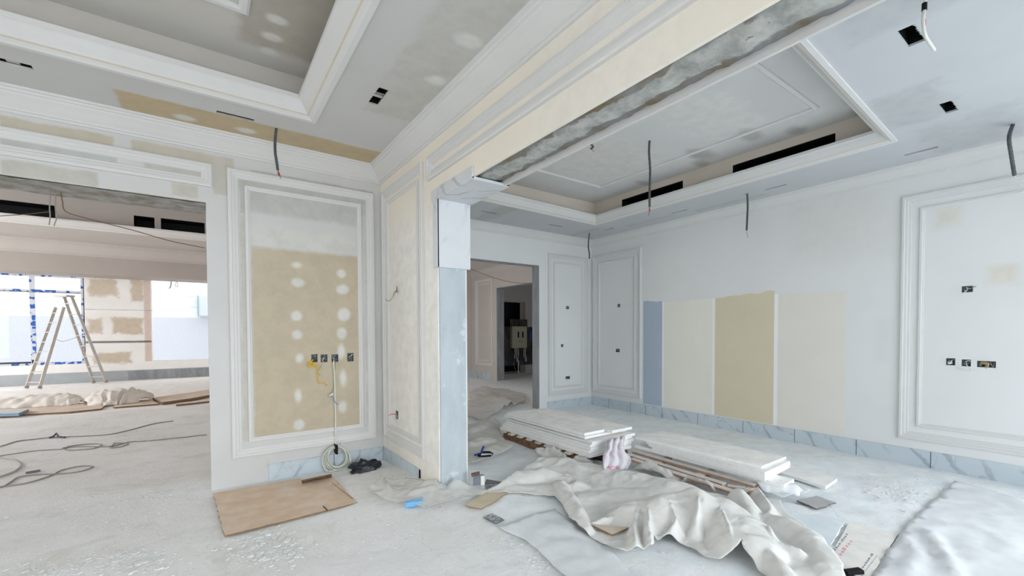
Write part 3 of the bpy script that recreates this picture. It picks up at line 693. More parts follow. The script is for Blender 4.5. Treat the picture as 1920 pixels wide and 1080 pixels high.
# ================================================================== THINGS
def void_box(mb, plane, c, rect, depth, mi=0, rim=0.004):
    """five-sided dark box behind a cut opening (open towards the room)"""
    (u0, v0), (u1, v1) = rect[0], rect[2]; u0 -= rim; v0 -= rim; u1 += rim; v1 += rim
    M = {'X': lambda u, v, d: (c + d, u, v), 'Y': lambda u, v, d: (u, c + d, v), 'Z': lambda u, v, d: (u, v, c + d)}[plane]
    q = [(u0, v0), (u1, v0), (u1, v1), (u0, v1)]; t = 0.004
    mb.add([M(u, v, 0) for u, v in q] + [M(u, v, depth) for u, v in q], [(4, 5, 6, 7)] + [(i, (i+1) % 4, 4+(i+1) % 4, 4+i) for i in range(4)], mi)
    q2 = [(u0-t, v0-t), (u1+t, v0-t), (u1+t, v1+t), (u0-t, v1+t)]
    mb.add([M(u, v, 0) for u, v in q2] + [M(u, v, depth+t) for u, v in q2], [(4, 5, 6, 7)] + [(i, (i+1) % 4, 4+(i+1) % 4, 4+i) for i in range(4)], mi)
    mb.add([M(u, v, 0) for u, v in q] + [M(u, v, 0) for u, v in q2], [(i, (i+1) % 4, 4+(i+1) % 4, 4+i) for i in range(4)], mi)
    return mb
def rc(r): return ((r[0][0]+r[2][0])/2, (r[0][1]+r[2][1])/2)

# ---- rectangular downlight cut-outs in both ceilings
CUTS = [(CUT_L[0], ZL, 'long black lamp cut-out in the ceiling above the wide opening to the hall', 1),
        (CUT_L[1], ZL, 'narrow black lamp cut-out in the bare tan ceiling strip by the hanging conduit', 0),
        (CUT_L[2], ZL, 'black lamp cut-out with a white channel, in the ceiling beside the plaster beam', 1),
        (CUT_R[0], ZR, 'square-looking black ceiling cut-out next to the white dangling cable', 0),
        (CUT_R[1], ZR, 'black ceiling cut-out with torn white edge, joined by a blue pencil line', 0),
        (CUT_R[2], ZR, 'thin black ceiling cut-out above the large panelled wall section', 0),
        (CUT_R[3], ZR, 'thin ceiling cut-out just right of the conduit above the sand colour sample', 0),
        (CUT_R[4], ZR, 'thin ceiling cut-out between two conduits, under the small duct opening', 0),
        (CUT_R[5], ZR, 'small ceiling cut-out in the room corner on the colour-sample wall side', 0),
        (CUT_R[6], ZR, 'small black ceiling cut-out in front of the corner on the doorway wall side', 0),
        (CUT_R[7], ZR, 'black ceiling cut-out nearest the marble lining, above the doorway', 1)]
for r, Z, lab, ch in CUTS:
    c = rc(r); t = thing('light_cutout', lab, 'ceiling cut-out', (c[0], c[1], Z + 0.0135), 'lamp cut-outs in the ceilings')
    void_box(MB(), 'Z', Z + 0.0135, r, 0.095).build('recess', M_black, t)
    mb = MB(); (x0, y0), (x1, y1) = r[0], r[2]
    n = 9
    for k in range(n):   # ragged paper lip along one edge
        if y1 - y0 < x1 - x0:
            xa = x0 + (x1-x0)*k/n; mb.add([(xa, y0, Z-.0005), (xa+(x1-x0)/n, y0, Z-.0005), (xa+(x1-x0)/n*.5, y0+random.uniform(.004, .014), Z+.004)], [(0, 1, 2)])
        else:
            ya = y0 + (y1-y0)*k/n; mb.add([(x0, ya, Z-.0005), (x0, ya+(y1-y0)/n, Z-.0005), (x0+random.uniform(.002, .007), ya+(y1-y0)/n*.5, Z+.004)], [(0, 1, 2)])
    mb.build('torn_edge', M_white, t)
    if ch:
        mb = MB()
        if x1 - x0 > y1 - y0:
            xc = x0 + (x1-x0)*(0.78 if Z == ZL else .5); mb.box(xc-.03, y0, Z+.016, xc+.03, y1, Z+.03)
        else:
            yc = y0 + (y1-y0)*.62; mb.box(x0, yc-.03, Z+.016, x1, yc+.005, Z+.03); mb.box(x0, y0+.1, Z+.014, x1, y0+.106, Z+.02)
        mb.build('metal_channel', M_alu, t)
# ---- duct openings
for r, lab in ((SLOT[0], 'short black duct opening in the tray upstand behind the long hanging conduit'), (SLOT[1], 'long black duct opening in the tray upstand, with an inner strut')):
    c = rc(r); t = thing('duct_opening', lab, 'duct opening', (5.068, c[0], r[0][1]))
    void_box(MB(), 'X', 5.068, r, 0.45).build('duct', M_darkmetal, t)
    MB().box(5.30, c[0]-0.22, r[0][1], 5.32, c[0]-0.19, r[2][1]).build('strut', M_conduit, t)
for r, lab in ((HSL[0], 'long dark duct opening in the hall ceiling behind the two hanging wires'), (HSL[1], 'short dark duct opening in the hall ceiling, beside a white stud'), (HSL[2], 'dark hall duct opening with lining, nearest the white jamb')):
    c = rc(r); t = thing('duct_opening', lab, 'duct opening', (c[0], 13.771, r[0][1]), 'duct openings in the hall ceiling')
    void_box(MB(), 'Y', 13.771, r, 0.5).build('duct', M_darkmetal, t)

# ---- conduits and cables hanging from the ceilings
def spline(P, n=6):
    P = [Vector(p) for p in P]; out = []
    Q = [P[0]*2 - P[1]] + P + [P[-1]*2 - P[-2]]
    for i in range(1, len(Q)-2):
        for k in range(n):
            t = k/n; a, b, c_, d = Q[i-1], Q[i], Q[i+1], Q[i+2]
            out.append(0.5*((2*b) + (c_-a)*t + (2*a-5*b+4*c_-d)*t*t + (-a+3*b-3*c_+d)*t**3))
    out.append(P[-1]); return out
def hang(name, lab, px, Z, r, m_, wire=None, wm=None, tape=None, group=None):
    s = onz(px[0][0], px[0][1], Z); Y = s[1]
    t = thing(name, lab, 'conduit' if 'conduit' in name else 'cable', s, group)
    pts = [s + np.array([0, 0, 0.02])] + [s] + [ony(x, y, Y) for x, y in px[1:]]
    P = spline(pts, 8)
    rad = [r * (1 + (0.10 if (i % 2) else 0)) for i in range(len(P))] if 'conduit' in name else r
    MB().tube(P, rad, 10).build('conduit_tube' if 'conduit' in name else 'sheath', m_, t)
    e = P[-1]
    if wire:
        for k, (wx, wy) in enumerate(wire):
            q = Vector(ony(wx, wy, Y)); mid = (e + q)/2 + Vector((0.004*(k*2-1), 0, 0))
            MB().tube(spline([e, mid, q], 5), 0.0028, 6).build('wire', wm or M_copper, t)
    if tape:
        a = Vector(ony(*tape[0], Y)); b = Vector(ony(*tape[1], Y)); MB().tube([a, b], r*1.15 if not wire else 0.006, 8).build('tape', M_red, t)
    return t
G = 'conduits hanging from the ceilings'
hang('hanging_conduit', 'dark conduit with red-tipped wires hanging before the plaster-filled front wall', [(518, 241), (516, 262), (516, 285), (519, 305), (521, 319)], ZL, .0105, M_conduit, [(524, 330), (526, 335)], None, ((522, 323), (523, 329)), G)
hang('hanging_conduit', 'longest dark conduit, hanging from the raised tray, red tape at its tip', [(1218, 264), (1217, 285), (1219, 320), (1218, 360), (1218, 388)], 3.42, .0115, M_conduit, [(1217, 397), (1216, 404)], None, ((1218, 391), (1218, 397)), G)
hang('hanging_conduit', 'dark conduit hanging in front of the wall above the sand colour sample', [(1401, 363), (1402, 385), (1401, 410), (1400, 432)], ZR, .0105, M_conduit, [(1402, 446)], M_cabledk, None, G)
hang('hanging_conduit', 'dark bent conduit hanging in the room corner between two wall panels', [(1105, 437), (1103, 460), (1105, 475), (1105, 485)], ZR, .0105, M_conduit, None, None, None, G)
hang('hanging_conduit', 'ribbed grey conduit with white cable tip, over the large panelled wall section', [(1899, 234), (1892, 258), (1896, 290), (1902, 328)], ZR, .0125, M_conduit, [(1918, 361)], M_wirew, None, G)
t = hang('hanging_cable', 'thick white cable with red tape dangling beside the square ceiling cut-out', [(1735, -14), (1734, 12), (1731, 36), (1735, 66), (1752, 94)], ZR, .0075, M_wirew, None, None, ((1731.2, 37), (1732, 49)))
s = onz(1735, -14, ZR); MB().tube([ony(1733.5, 6, s[1]), ony(1733, 20, s[1])], .011, 8).build('black_tape', M_black, t)
hang('hanging_wire', 'short dark wire stub with red tip under the tray ceiling, by the concrete beam', [(1106, 268), (1112, 275), (1108, 279)], 3.42, .010, M_conduit, [(1114, 284)], M_red, None)
# loose wires in the hall opening and passage
def cable(name, lab, pts, r, m_, cat='cable', group=None, n=7):
    P = spline(pts, n); o = MB().tube(P, r, 7).build(name, m_, loc=P[0]); return tag(o, lab, cat, group)
YH = 4.93
def lint(x): p = ony(x, 365, YH); p[2] = 2.518; return p
cable('hanging_wire', 'pale wire hanging from the concrete lintel, the one nearer the long duct opening', [ony(94, 359, YH) , ony(94, 365, YH), ony(93, 390, YH), ony(94, 405, YH), ony(92, 422, YH)], .004, M_cabledk, 'wire')
cable('hanging_wire', 'curved pale wire hanging from the lintel, beside the yellow cord', [ony(103, 360, YH) , ony(104, 368, YH), ony(104, 392, YH), ony(107, 405, YH), ony(101, 424, YH)], .004, M_cabledk, 'wire')
cable('sagging_cable', 'thin yellowish cord running from the lintel across the hall opening to the jamb', [ony(114, 362, YH) , ony(117, 378, YH), ony(124, 397, YH), ony(165, 410, YH + .02), ony(250, 432, YH), ony(320, 452, YH), ony(384, 465, YH)], .004, M_copper)
cable('sagging_cable', 'thin dark cable crossing the hall below the long duct opening', [ony(-30, 408, 9.5), ony(0, 405, 9.5), ony(45, 402, 9.5), ony(92, 397, 9.5)], .006, M_copper)
cable('sagging_cable', 'brown cable sagging across the inside of the doorway', [onz(843, 489, 3.185), ony(870, 499, 9.6), ony(895, 509, 9.3), ony(930, 522, 9.0), ony(965, 530, 8.7), onx(998, 531, XC - .008)], .006, M_copper)

# ---- wiring boxes
def socket(r, plane, c, lab, wires=(), group=None):
    cc = rc(r); loc = (cc[0], c, cc[1]) if plane == 'Y' else (c, cc[0], cc[1])
    t = thing('socket_box', lab, 'wiring box', loc, group)
    void_box(MB(), plane, c + 0.006, r, 0.045, 0, -0.0015).build('back_box', M_galv, t)
    M = (lambda u, v, d: Vector((u, c + d, v))) if plane == 'Y' else (lambda u, v, d: Vector((c + d, u, v)))
    (u0, v0), (u1, v1) = r[0], r[2]
    rnd = random.Random(int(cc[0]*1000)); cols = [M_black, M_wirew, M_conduit, M_galv, M_copper, M_cabledk]
    for k in range(5):
        p = [M(rnd.uniform(u0+.008, u1-.008), rnd.uniform(v0+.008, v1-.008), d) for d in (.045, .02, .006, -.004)]
        MB().tube(spline(p, 4), .003, 6).build('wire', cols[(k + int(cc[0]*37)) % 6], t)
    return t, M
GS = 'open metal wiring boxes'
t1, M1 = socket(SOCK1[0], 'Y', Y1, 'open wiring box with a yellow cord spilling out, in the tan panel', group=GS)
socket(SOCK1[1], 'Y', Y1, 'empty open wiring box directly right of the one with yellow cord', group=GS)
t3, M3 = socket(SOCK1[2], 'Y', Y1, 'open wiring box from which the white cable drops to the hanging coil', group=GS)
socket(SOCK1[3], 'Y', Y1, 'open wiring box standing apart, by the inner moulding of the tan panel', group=GS)
t5, M5 = socket(SOCK2, 'X', X2, 'single low wiring box in the cream return wall above its skirting', group=GS)
MB().tube(spline([M5(4.24, .56, .02), M5(4.27, .565, -.02), M5(4.31, .55, -.05)], 4), .003, 6).build('red_wire', M_red, t5)
socket(SOCK3[0], 'Y', Y3, 'high wire outlet in the narrow panel beside the doorway', group=GS)
socket(SOCK3[1], 'Y', Y3, 'middle wiring box in the narrow panel beside the doorway', group=GS)
socket(SOCK3[2], 'Y', Y3, 'lowest double wiring box in the narrow panel beside the doorway', group=GS)
socket(SOCK4[0], 'X', X4, 'high wire outlet in the narrow panel beside the blue-grey colour sample', group=GS)
socket(SOCK4[1], 'X', X4, 'lower wiring box in the narrow panel beside the blue-grey colour sample', group=GS)
t9, M9 = socket(SOCK4[2], 'X', X4, 'high outlet with tangled wires in the large panelled wall section', group=GS)
MB().tube(spline([M9(.865, 1.79, .01), M9(.86, 1.77, -.04), M9(.885, 1.74, -.05), M9(.905, 1.715, -.03)], 5), .003, 6).build('loose_wire', M_wirew, t9)
MB().tube(spline([M9(.85, 1.79, .01), M9(.83, 1.79, -.04), M9(.80, 1.805, -.03), M9(.83, 1.80, -.02)], 5), .0025, 6).build('loose_wire', M_wireg, t9)
tA, MA = socket(SOCK4[3], 'X', X4, 'wiring box with white cable loops, first of three in the large panel', group=GS)
MB().tube(spline([MA(.96, 1.10, .02), MA(.955, 1.09, -.03), MA(.975, 1.07, -.04), MA(.95, 1.075, -.02)], 5), .005, 6).build('loose_wire', M_wirew, tA)
tB, MB_ = socket(SOCK4[4], 'X', X4, 'middle wiring box of three in the large panel, thin cable hanging out', group=GS)
MB().tube(spline([MB_(.86, 1.09, .02), MB_(.85, 1.06, -.03), MB_(.82, 1.02, -.04), MB_(.85, 1.01, -.03), MB_(.93, 1.03, -.02)], 6), .0028, 6).build('loose_wire', M_wirew, tB)
tC, MC = socket(SOCK4[5], 'X', X4, 'wide double wiring box with yellow and grey wires, large panel', group=GS)
for dz, mm in ((0, M_yellow), (.012, M_cabledk), (-.01, M_cabledk)):
    MB().tube(spline([MC(.77, 1.07+dz, .01), MC(.75, 1.09+dz, -.02), MC(.71, 1.075+dz, -.03), MC(.73, 1.05+dz, -.02)], 5), .004, 6).build('loose_wire', mm, tC)
# yellow cord from the first box
YC = Y1 - 0.02
t = thing('yellow_cord', 'knotted yellow cord dangling from the first wiring box of the tan panel', 'cord', ony(590, 682, YC))
P = [ony(x, y, YC - d) for x, y, d in ((587, 674, -.03), (583, 680, .01), (578, 684, .02), (584, 687, .03), (588, 682, .01), (580, 679, .02), (586, 686, .0), (592, 686, .01), (598, 692, .01))]
MB().tube(spline(P, 6), .0065, 7).build('knot', M_yellow, t)
P = [ony(x, y, YC) for x, y in ((598, 692), (594, 700), (596, 708), (597, 716), (599, 718), (606, 717), (611, 720), (614, 723))]
MB().tube(spline(P, 5), .004, 6).build('tail', M_yellow, t)
P = [ony(x, y, YC) for x, y in ((604, 683), (599, 692), (594, 697), (597, 701), (601, 704))]
MB().tube(spline(P, 5), .002, 6).build('green_strand', M_wireg, t)
# white cable with hanging coil
YK = Y1 - 0.03
M_wirew2 = flat('off_white_cable', (204, 206, 192))
t = thing('cable_coil', 'coil of white cable hanging low on the front wall from a wiring box', 'cable', ony(632, 863, 4.52), None)
P = [M3(1.065, 1.115, .02), Vector(ony(625.5, 680, YK)), Vector(ony(627, 700, YK)), Vector(ony(628, 740, YK)), Vector(ony(629, 780, YK)), Vector(ony(629.5, 815, Y1 - .05)), Vector(ony(630, 838, Y1 - .06))]
MB().tube(spline(P, 6), .0065, 8).build('drop_cable', M_wirew, t)
rnd = random.Random(5)
for k in range(15):
    ry = 18.5 + k*.62 + rnd.uniform(-1.2, 1.2); rx = ry*rnd.uniform(.86, .98); top = 837.5 + rnd.uniform(-1, 2.5); cx_ = 632 + rnd.uniform(-1.6, 1.8); cy_ = top + ry; Yk = Y1 - .036 - .006*rnd.randint(0, 9)
    pts = [Vector(ony(cx_ + rx*math.sin(a), cy_ - ry*math.cos(a), Yk + .008*math.sin(3*a + k))) for a in [2*PI*i/36 for i in range(36)]]
    pts = [Vector((p.x, p.y, max(p.z, 0.014))) for p in pts]
    MB().tube(pts, .0052, 7, closed=True).build('loop', M_wirew if k % 3 else M_wirew2, t)
MB().obox(ony(630, 842, Y1 - .085), .010, .045, .045, (1, 0, 0)).build('black_strap', M_black, t, bevel=.003)
P = [ony(630, 838, Y1-.06), ony(633, 829, Y1-.05), ony(639, 828, Y1-.05), ony(642, 834, Y1-.055)]
MB().tube(spline(P, 5), .005, 7).build('loop', M_wirew, t)
t = thing('thin_wires', 'thin green and blue wires with a white connector beside the white cable', 'wire', ony(622, 741, YK))
P = [M3(1.088, 1.115, .02)] + [ony(x, y, Y1-.015) for x, y in ((629, 682), (627, 705), (624.5, 730), (619, 738), (616, 741))]
MB().tube(spline(P, 5), .0025, 6).build('green_wire', M_wireg, t)
P = [ony(x, y, Y1-.05) for x, y in ((617, 743), (624, 745), (627, 752), (630, 756), (633, 757), (633, 760))]
MB().tube(spline(P, 5), .003, 6).build('blue_wire', M_blue, t)
MB().tube([ony(617, 742, Y1-.045), ony(625, 738.5, Y1-.045)], .010, 8).build('connector', M_wirew, t)
t = thing('wall_lamp_wires', 'bent wire ends poking out of the upper part of the cream return wall', 'wire', onx(742, 545, X2))
Xw = X2 - .05
MB().tube(spline([(X2+.01, onx(744, 545, X2)[1], onx(744, 545, X2)[2])] + [onx(x, y, Xw) for x, y in ((741, 548), (737, 556), (732, 563), (726, 564), (723, 560))], 5), .0032, 6).build('dark_wire', M_cabledk, t)
MB().tube(spline([(X2+.01, onx(743, 546, X2)[1], onx(743, 546, X2)[2])] + [onx(x, y, Xw) for x, y in ((741, 546), (738, 551), (737, 554))], 5), .004, 6).build('yellow_wire', M_yellow, t)
MB().tube([onx(744, 548, Xw), onx(744, 537, Xw-.01)], [.007, .004], 7).build('wire_cap', flat('slate_cap', (110, 114, 130)), t)
P3 = lambda x, y, Y: tuple(ony(x, y, Y))

# ---- gypsum boards
def board(name, lab, cat, c0, ang, wx, ly, z, th, grp, rough=0.004):
    """c0 = far left corner, board runs along -Y rotated by ang"""
    rnd = random.Random(hash((round(c0[0], 3), round(z, 3))) % 9999)
    ca, sa = math.cos(ang), math.sin(ang)
    def T(u, v): return (c0[0] + u*ca - v*sa, c0[1] + u*sa + v*ca)
    n = 9; poly = []
    for i in range(n): poly.append((rnd.uniform(-rough, rough)*(0 if i == 0 else 1), -ly*i/n))
    poly.append((0, -ly)); poly.append((wx, -ly))
    for i in range(1, n): poly.append((wx + rnd.uniform(-rough, rough), -ly + ly*i/n))
    poly.append((wx, 0)); poly.append((wx*.55, rnd.uniform(-.02, .015))); poly.append((wx*.25, rnd.uniform(-.02, .015)))
    poly = [T(u, v) for u, v in poly]
    o = MB().prism(poly, z, z + th, 0, 1).build(name, [M_gypsum, M_gypedge], loc=(poly[0][0], poly[0][1], z))
    return tag(o, lab, cat, grp)
def pallet(lab, x0, y0, x1, y1, h, n, zb, along='X'):
    t = thing('pallet', lab, 'pallet', ((x0+x1)/2, (y0+y1)/2, zb))
    for k in range(n):
        a = y0 + (y1-y0-.075)*k/(n-1); MB().box(x0 + random.uniform(-.02, .02), a, h-.018, x1, a+.075, h, 0).build('deck_board', M_woodtop, t)
    for k in range(3):
        xx = x0 + .03 + (x1-x0-.11)*k/2; MB().box(xx, y0, zb, xx+.05, y1, h-.019).build('stringer', M_wood, t)
    return t
zf = 0.012
pallet('low brown pallet under the nearly square board stack by the doorway', 3.10, 3.16, 3.84, 4.62, 0.118, 9, zf)
GB = 'white boards in the stack by the doorway'
B1 = [('lowest board of the stack by the doorway, poking out at its far end', 3.135, 4.70, 0.64, 1.62, 0.12, .03),
      ('second board from the bottom of the stack by the doorway', 3.165, 4.69, 0.66, 1.57, 0.151, .028),
      ('third board from the bottom of the stack by the doorway', 3.175, 4.66, 0.67, 1.55, 0.180, .028),
      ('fourth board from the bottom of the stack by the doorway', 3.19, 4.62, 0.66, 1.49, 0.209, .026),
      ('fifth board from the bottom of the stack by the doorway, over a thin gap', 3.20, 4.60, 0.67, 1.49, 0.240, .026),
      ('broad board just under the top boards of the stack by the doorway', 3.175, 4.66, 0.64, 1.47, 0.283, .024)]
for lab, x, y, wx, ly, z, th in B1: board('gypsum_board', lab, 'board', (x, y), random.uniform(-.006, .006), wx, ly, z, th, GB)
board('gypsum_board', 'narrow top board on the hall side of the stack by the doorway', 'board', (3.20, 4.64), 0.0, 0.30, 1.42, 0.309, .028, GB)
board('gypsum_board', 'top board on the wall side of the stack by the doorway, longer end', 'board', (3.525, 4.62), 0.0, 0.32, 1.49, 0.309, .028, GB)
# second stack on a pallet of reddish battens
t = thing('batten_pallet', 'pallet of three dusty reddish battens beside the long board stack', 'pallet', tuple(onz(1280, 880, .0)))
def batten(p, q, z, wd, th, nm='batten'):
    a = Vector(onz(*p, z)); b = Vector(onz(*q, z)); d = (b - a); L = d.length
    c = (a + b)/2; 
    MB().obox(c + Vector((0, 0, -.003)), L/2, wd/2, .003, d).build(nm, M_woodtop, t)
    ch = MB().obox(c + Vector((0, 0, -.006-th/2)), L/2, wd/2*.98, th/2, d).build(nm, M_woodpink, t)
batten((1176, 850), (1358, 906), .105, .062, .018)
batten((1184, 859), (1384, 923), .100, .062, .018)
batten((1189, 845), (1416, 908), .105, .062, .018)
batten((1364, 909), (1398, 914), .085, .05, .014)
batten((1384, 925), (1420, 909), .078, .05, .03, 'cross_bearer')
batten((1222, 872), (1255, 856), .078, .06, .03, 'cross_bearer'); batten((1296, 895), (1336, 880), .078, .06, .03, 'cross_bearer')
for px in ((1392, 923), (1415, 912), (1300, 895), (1228, 871)):
    p = onz(*px, .035); MB().box(p[0]-.03, p[1]-.03, 0.008, p[0]+.03, p[1]+.03, .046).build('block', M_wood, t)
GC = 'white boards in the long stack'
def board_px(lab, fl, nl, nr, z, th, grp, rough=.004, name='gypsum_board'):
    a, b, c = (Vector(onz(*p, z + th)) for p in (fl, nl, nr))
    d = a + (c - b); rnd = random.Random(int(fl[0]*7+z*1000)); n = 10; poly = []
    for i in range(n): poly.append(a.lerp(b, i/n) + Vector((rnd.uniform(-rough, rough), 0, 0))*(i > 0))
    poly.append(b); poly.append(c)
    for i in range(1, n): poly.append(c.lerp(d, i/n) + Vector((rnd.uniform(-rough, rough), 0, 0)))
    poly += [d, d.lerp(a, .5) + Vector((0, rnd.uniform(-.02, .01), 0))]
    o = MB().prism([(p.x, p.y) for p in poly], z, z+th, 0, 1).build(name, [M_gypsum, M_gypedge], loc=(a.x, a.y, z))
    return tag(o, lab, 'board', grp)
board_px('single board lying flat, its end sticking out beyond the long stack', (1330, 845), (1548, 912), (1570, 897), 0.028, .026, GC)
board_px('long lowest board of the long stack, reaching past the boards above it', (1190, 834), (1470, 908), (1489, 898), 0.122, .030, GC)
for k, (lab, fl, nl, nr) in enumerate((('lower board of the four-high long stack, above the projecting one', (1222, 838), (1434, 897), (1481, 872)),
        ('second board up in the four-high long stack', (1216, 833), (1434, 891), (1482, 867)),
        ('third board up in the four-high long stack, just under the top', (1212, 828), (1434, 886), (1481, 864)),
        ('top board of the long stack, clean pale face', (1192, 819), (1428, 874), (1474, 856)))):
    board_px(lab, fl, nl, nr, 0.153 + .0222*k, .022, GC)

# ---- sheets and films on the floor
def sheet(name, lab, outline, cell, base, ridges=(), crumple=(.012, .006), m_=None, cat='plastic sheet', seed=0, hole=None, floor=True, fr=2.6, conv=None, clip=None):
    """outline in picture points on the floor; ridges [(px,py,z)...],width,power"""
    O = [conv(p) if conv else onfloor(*p) for p in outline]; O = [(p[0], p[1]) for p in O]
    loop = []
    for i in range(len(O)):
        a, b = Vector(O[i]), Vector(O[(i+1) % len(O)]); n = max(1, int((b-a).length/cell))
        nrm = Vector((-(b-a).y, (b-a).x)).normalized() if (b-a).length else Vector((0, 0))
        for k in range(n):
            p = a.lerp(b, k/n); wv = noise.noise(Vector((p.x*6, p.y*6, seed)))*.018 + noise.noise(Vector((p.x*17, p.y*17, seed)))*.008
            p = p + nrm*wv; loop.append(clip(p) if clip else (p.x, p.y))
    xs_ = [p[0] for p in loop]; ys_ = [p[1] for p in loop]; rnd = random.Random(seed); vs = [Vector(p) for p in loop]; es = [(i, (i+1) % len(loop)) for i in range(len(loop))]
    y = min(ys_)
    A = np.array(loop); 
    while y < max(ys_):
        x = min(xs_)
        while x < max(xs_):
            p = (x + rnd.uniform(-.3, .3)*cell, y + rnd.uniform(-.3, .3)*cell)
            if inside(p, loop) and ((A - p)**2).sum(1).min() > (cell*.55)**2: vs.append(Vector(p))
            x += cell
        y += cell*.87
    V, E_, T = delaunay_2d_cdt(vs, es, [], 0, 1e-6)[:3]
    segs = []
    for pts, wd, pw in ridges:
        Q = [onz(a, b, c) for a, b, c in pts]
        for a, b in zip(Q[:-1], Q[1:]): segs.append((a, b, wd, pw))
    P2 = np.array([(v.x, v.y) for v in V]); H = np.zeros(len(P2))
    for a, b, wd, pw in segs:
        d = b[:2]-a[:2]; L2 = max(1e-9, d @ d); tt = np.clip(((P2-a[:2]) @ d)/L2, 0, 1)
        q = a[:2] + tt[:, None]*d; dist = np.hypot(*(P2-q).T); hh = (a[2] + (b[2]-a[2])*tt)*(np.clip(1-dist/wd, 0, 1)**pw if pw > 0 else np.clip(1-(dist/wd)**2, 0, 1)**-pw)
        H = np.maximum(H, hh)
    ndz = lambda v: 0.0
    out = []
    for i, v in enumerate(V):
        wx, wy = v.x + .05*noise.noise(Vector((v.x*5, v.y*5, seed))), v.y + .05*noise.noise(Vector((v.x*5, v.y*5, seed+4)))
        r1 = noise.voronoi(Vector((wx*fr, wy*fr, seed*3.1)))[0][0]; r2 = noise.voronoi(Vector((wx*fr*2.9, wy*fr*2.3, seed*1.7)))[0][0]; r3 = noise.voronoi(Vector((wx*fr*6.5, wy*fr*6.5, seed)))[0][0]
        z = (hz(v.x, v.y) if floor else 0) + base + H[i]*(1+.2*noise.noise(Vector((v.x*5, v.y*5, seed)))) + (crumple[0]*r1*1.4 + crumple[1]*r2*1.6 + crumple[1]*.55*r3)*min(2.2, 1+H[i]/.08) + ndz(v)
        out.append((v.x, v.y, z))
    tris = [t for t in T if inside((V[t[0]]+V[t[1]]+V[t[2]])/3, loop)]
    mb = MB(); mb.add(out, tris, 0, True)
    o = mb.build(name, m_ or M_film, loc=(O[0][0], O[0][1], 0))
    sd = o.modifiers.new('thickness', 'SOLIDIFY'); sd.thickness = 0.0012; sd.offset = 1
    return tag(o, lab, cat)
# ---- the big drop cloth and the films
def offwall(p):
    x, y = p.x, p.y
    if y > 3.16 and x > 1.42: x, y = (1.42, y) if x < 1.58 else (x, 3.16)
    return (x, y)
CL = [(908, 926), (936, 917), (962, 904), (980, 888), (1010, 874), (1060, 878), (1110, 888), (1170, 900), (1225, 915), (1280, 930), (1325, 946), (1360, 941), (1398, 941), (1420, 935), (1446, 938), (1462, 945),
      (1478, 968), (1500, 985), (1528, 1010), (1552, 1040), (1578, 1078), (1590, 1120), (1480, 1120), (1430, 1082), (1398, 1058), (1390, 1046), (1372, 1054), (1345, 1056), (1322, 1050), (1296, 1034), (1262, 1022), (1240, 1018), (1224, 1022), (1222, 1041),
      (1185, 1044), (1150, 1036), (1118, 1020), (1085, 998), (1066, 975), (1052, 950), (1042, 938), (1015, 933), (970, 930), (930, 929)]
RG = [([(1196, 964, .08), (1232, 955, .12), (1268, 946, .15), (1309, 937, .19), (1345, 950, .16), (1380, 975, .13), (1398, 1012, .09)], .24, -1.0),
      ([(1309, 936, .215), (1308, 960, .17), (1304, 992, .09)], .06, 1.0), ([(1255, 950, .15), (1268, 985, .10), (1256, 1010, .04)], .06, 1.1), ([(1350, 958, .17), (1366, 1000, .11), (1375, 1040, .05)], .08, 1.2),
      ([(1215, 960, .115), (1216, 995, .09), (1221, 1032, .04)], .045, .7), ([(1196, 964, .09), (1188, 1000, .06), (1192, 1036, .03)], .05, .9),
      ([(1050, 912, .05), (1072, 940, .06), (1086, 970, .05), (1098, 998, .03)], .07, -1.2), ([(915, 925, .02), (960, 904, .05), (1018, 890, .075), (1056, 897, .06), (1075, 912, .04)], .16, -1.4),
      ([(965, 882, .03), (1012, 864, .055), (1100, 880, .06), (1200, 901, .06), (1290, 924, .07), (1320, 936, .06)], .26, -1.2),
      ([(1098, 996, .02), (1130, 984, .035), (1190, 972, .05)], .05, 1.2), ([(1085, 940, .02), (1150, 930, .03), (1220, 925, .04), (1290, 932, .05)], .14, -1.5),
      ([(1420, 922, .09), (1437, 945, .08), (1446, 965, .05), (1432, 985, .04)], .07, .9), ([(1385, 932, .10), (1405, 955, .08), (1412, 985, .04)], .10, -1.0),
      ([(1445, 978, .06), (1480, 986, .075), (1512, 1010, .06), (1545, 1042, .045), (1566, 1080, .03)], .12, -1.0), ([(1440, 1000, .08), (1452, 1030, .05), (1500, 1045, .04)], .06, 1.0),
      ([(1400, 1032, .05), (1430, 1042, .055), (1455, 1062, .05), (1480, 1092, .04)], .07, -1.0)]
sheet('drop_cloth', 'large crumpled milky plastic drop cloth heaped in front of the long board stack', CL, .0135, .012, RG, (.012, .006), M_film, 'drop cloth', 1, fr=3.2)
sheet('plastic_film', 'smooth translucent film lying flat at the threshold, its edge running towards the camera', [(935, 992), (985, 975), (1040, 958), (1075, 985), (1120, 1018), (1160, 1055), (1205, 1100), (1240, 1140), (1120, 1140), (1060, 1085), (1010, 1035), (968, 1010)], .035, .010, (), (.006, .003), M_thin, 'plastic film', 2)
sheet('plastic_film', 'clear crumpled film with rubble at the foot of the marble pillar', [(690, 925), (712, 902), (740, 908), (770, 905), (800, 890), (830, 902), (868, 917), (905, 915), (915, 930), (880, 945), (840, 950), (800, 958), (760, 950), (722, 945)], .022, .010, [([(715, 905, .03), (722, 925, .035), (735, 935, .02)], .025, 1), ([(800, 930, .03), (870, 932, .035)], .07, 1), ([(770, 945, .02), (810, 938, .03)], .04, 1)], (.02, .014), M_clear, 'plastic film', 3, fr=5, clip=offwall)
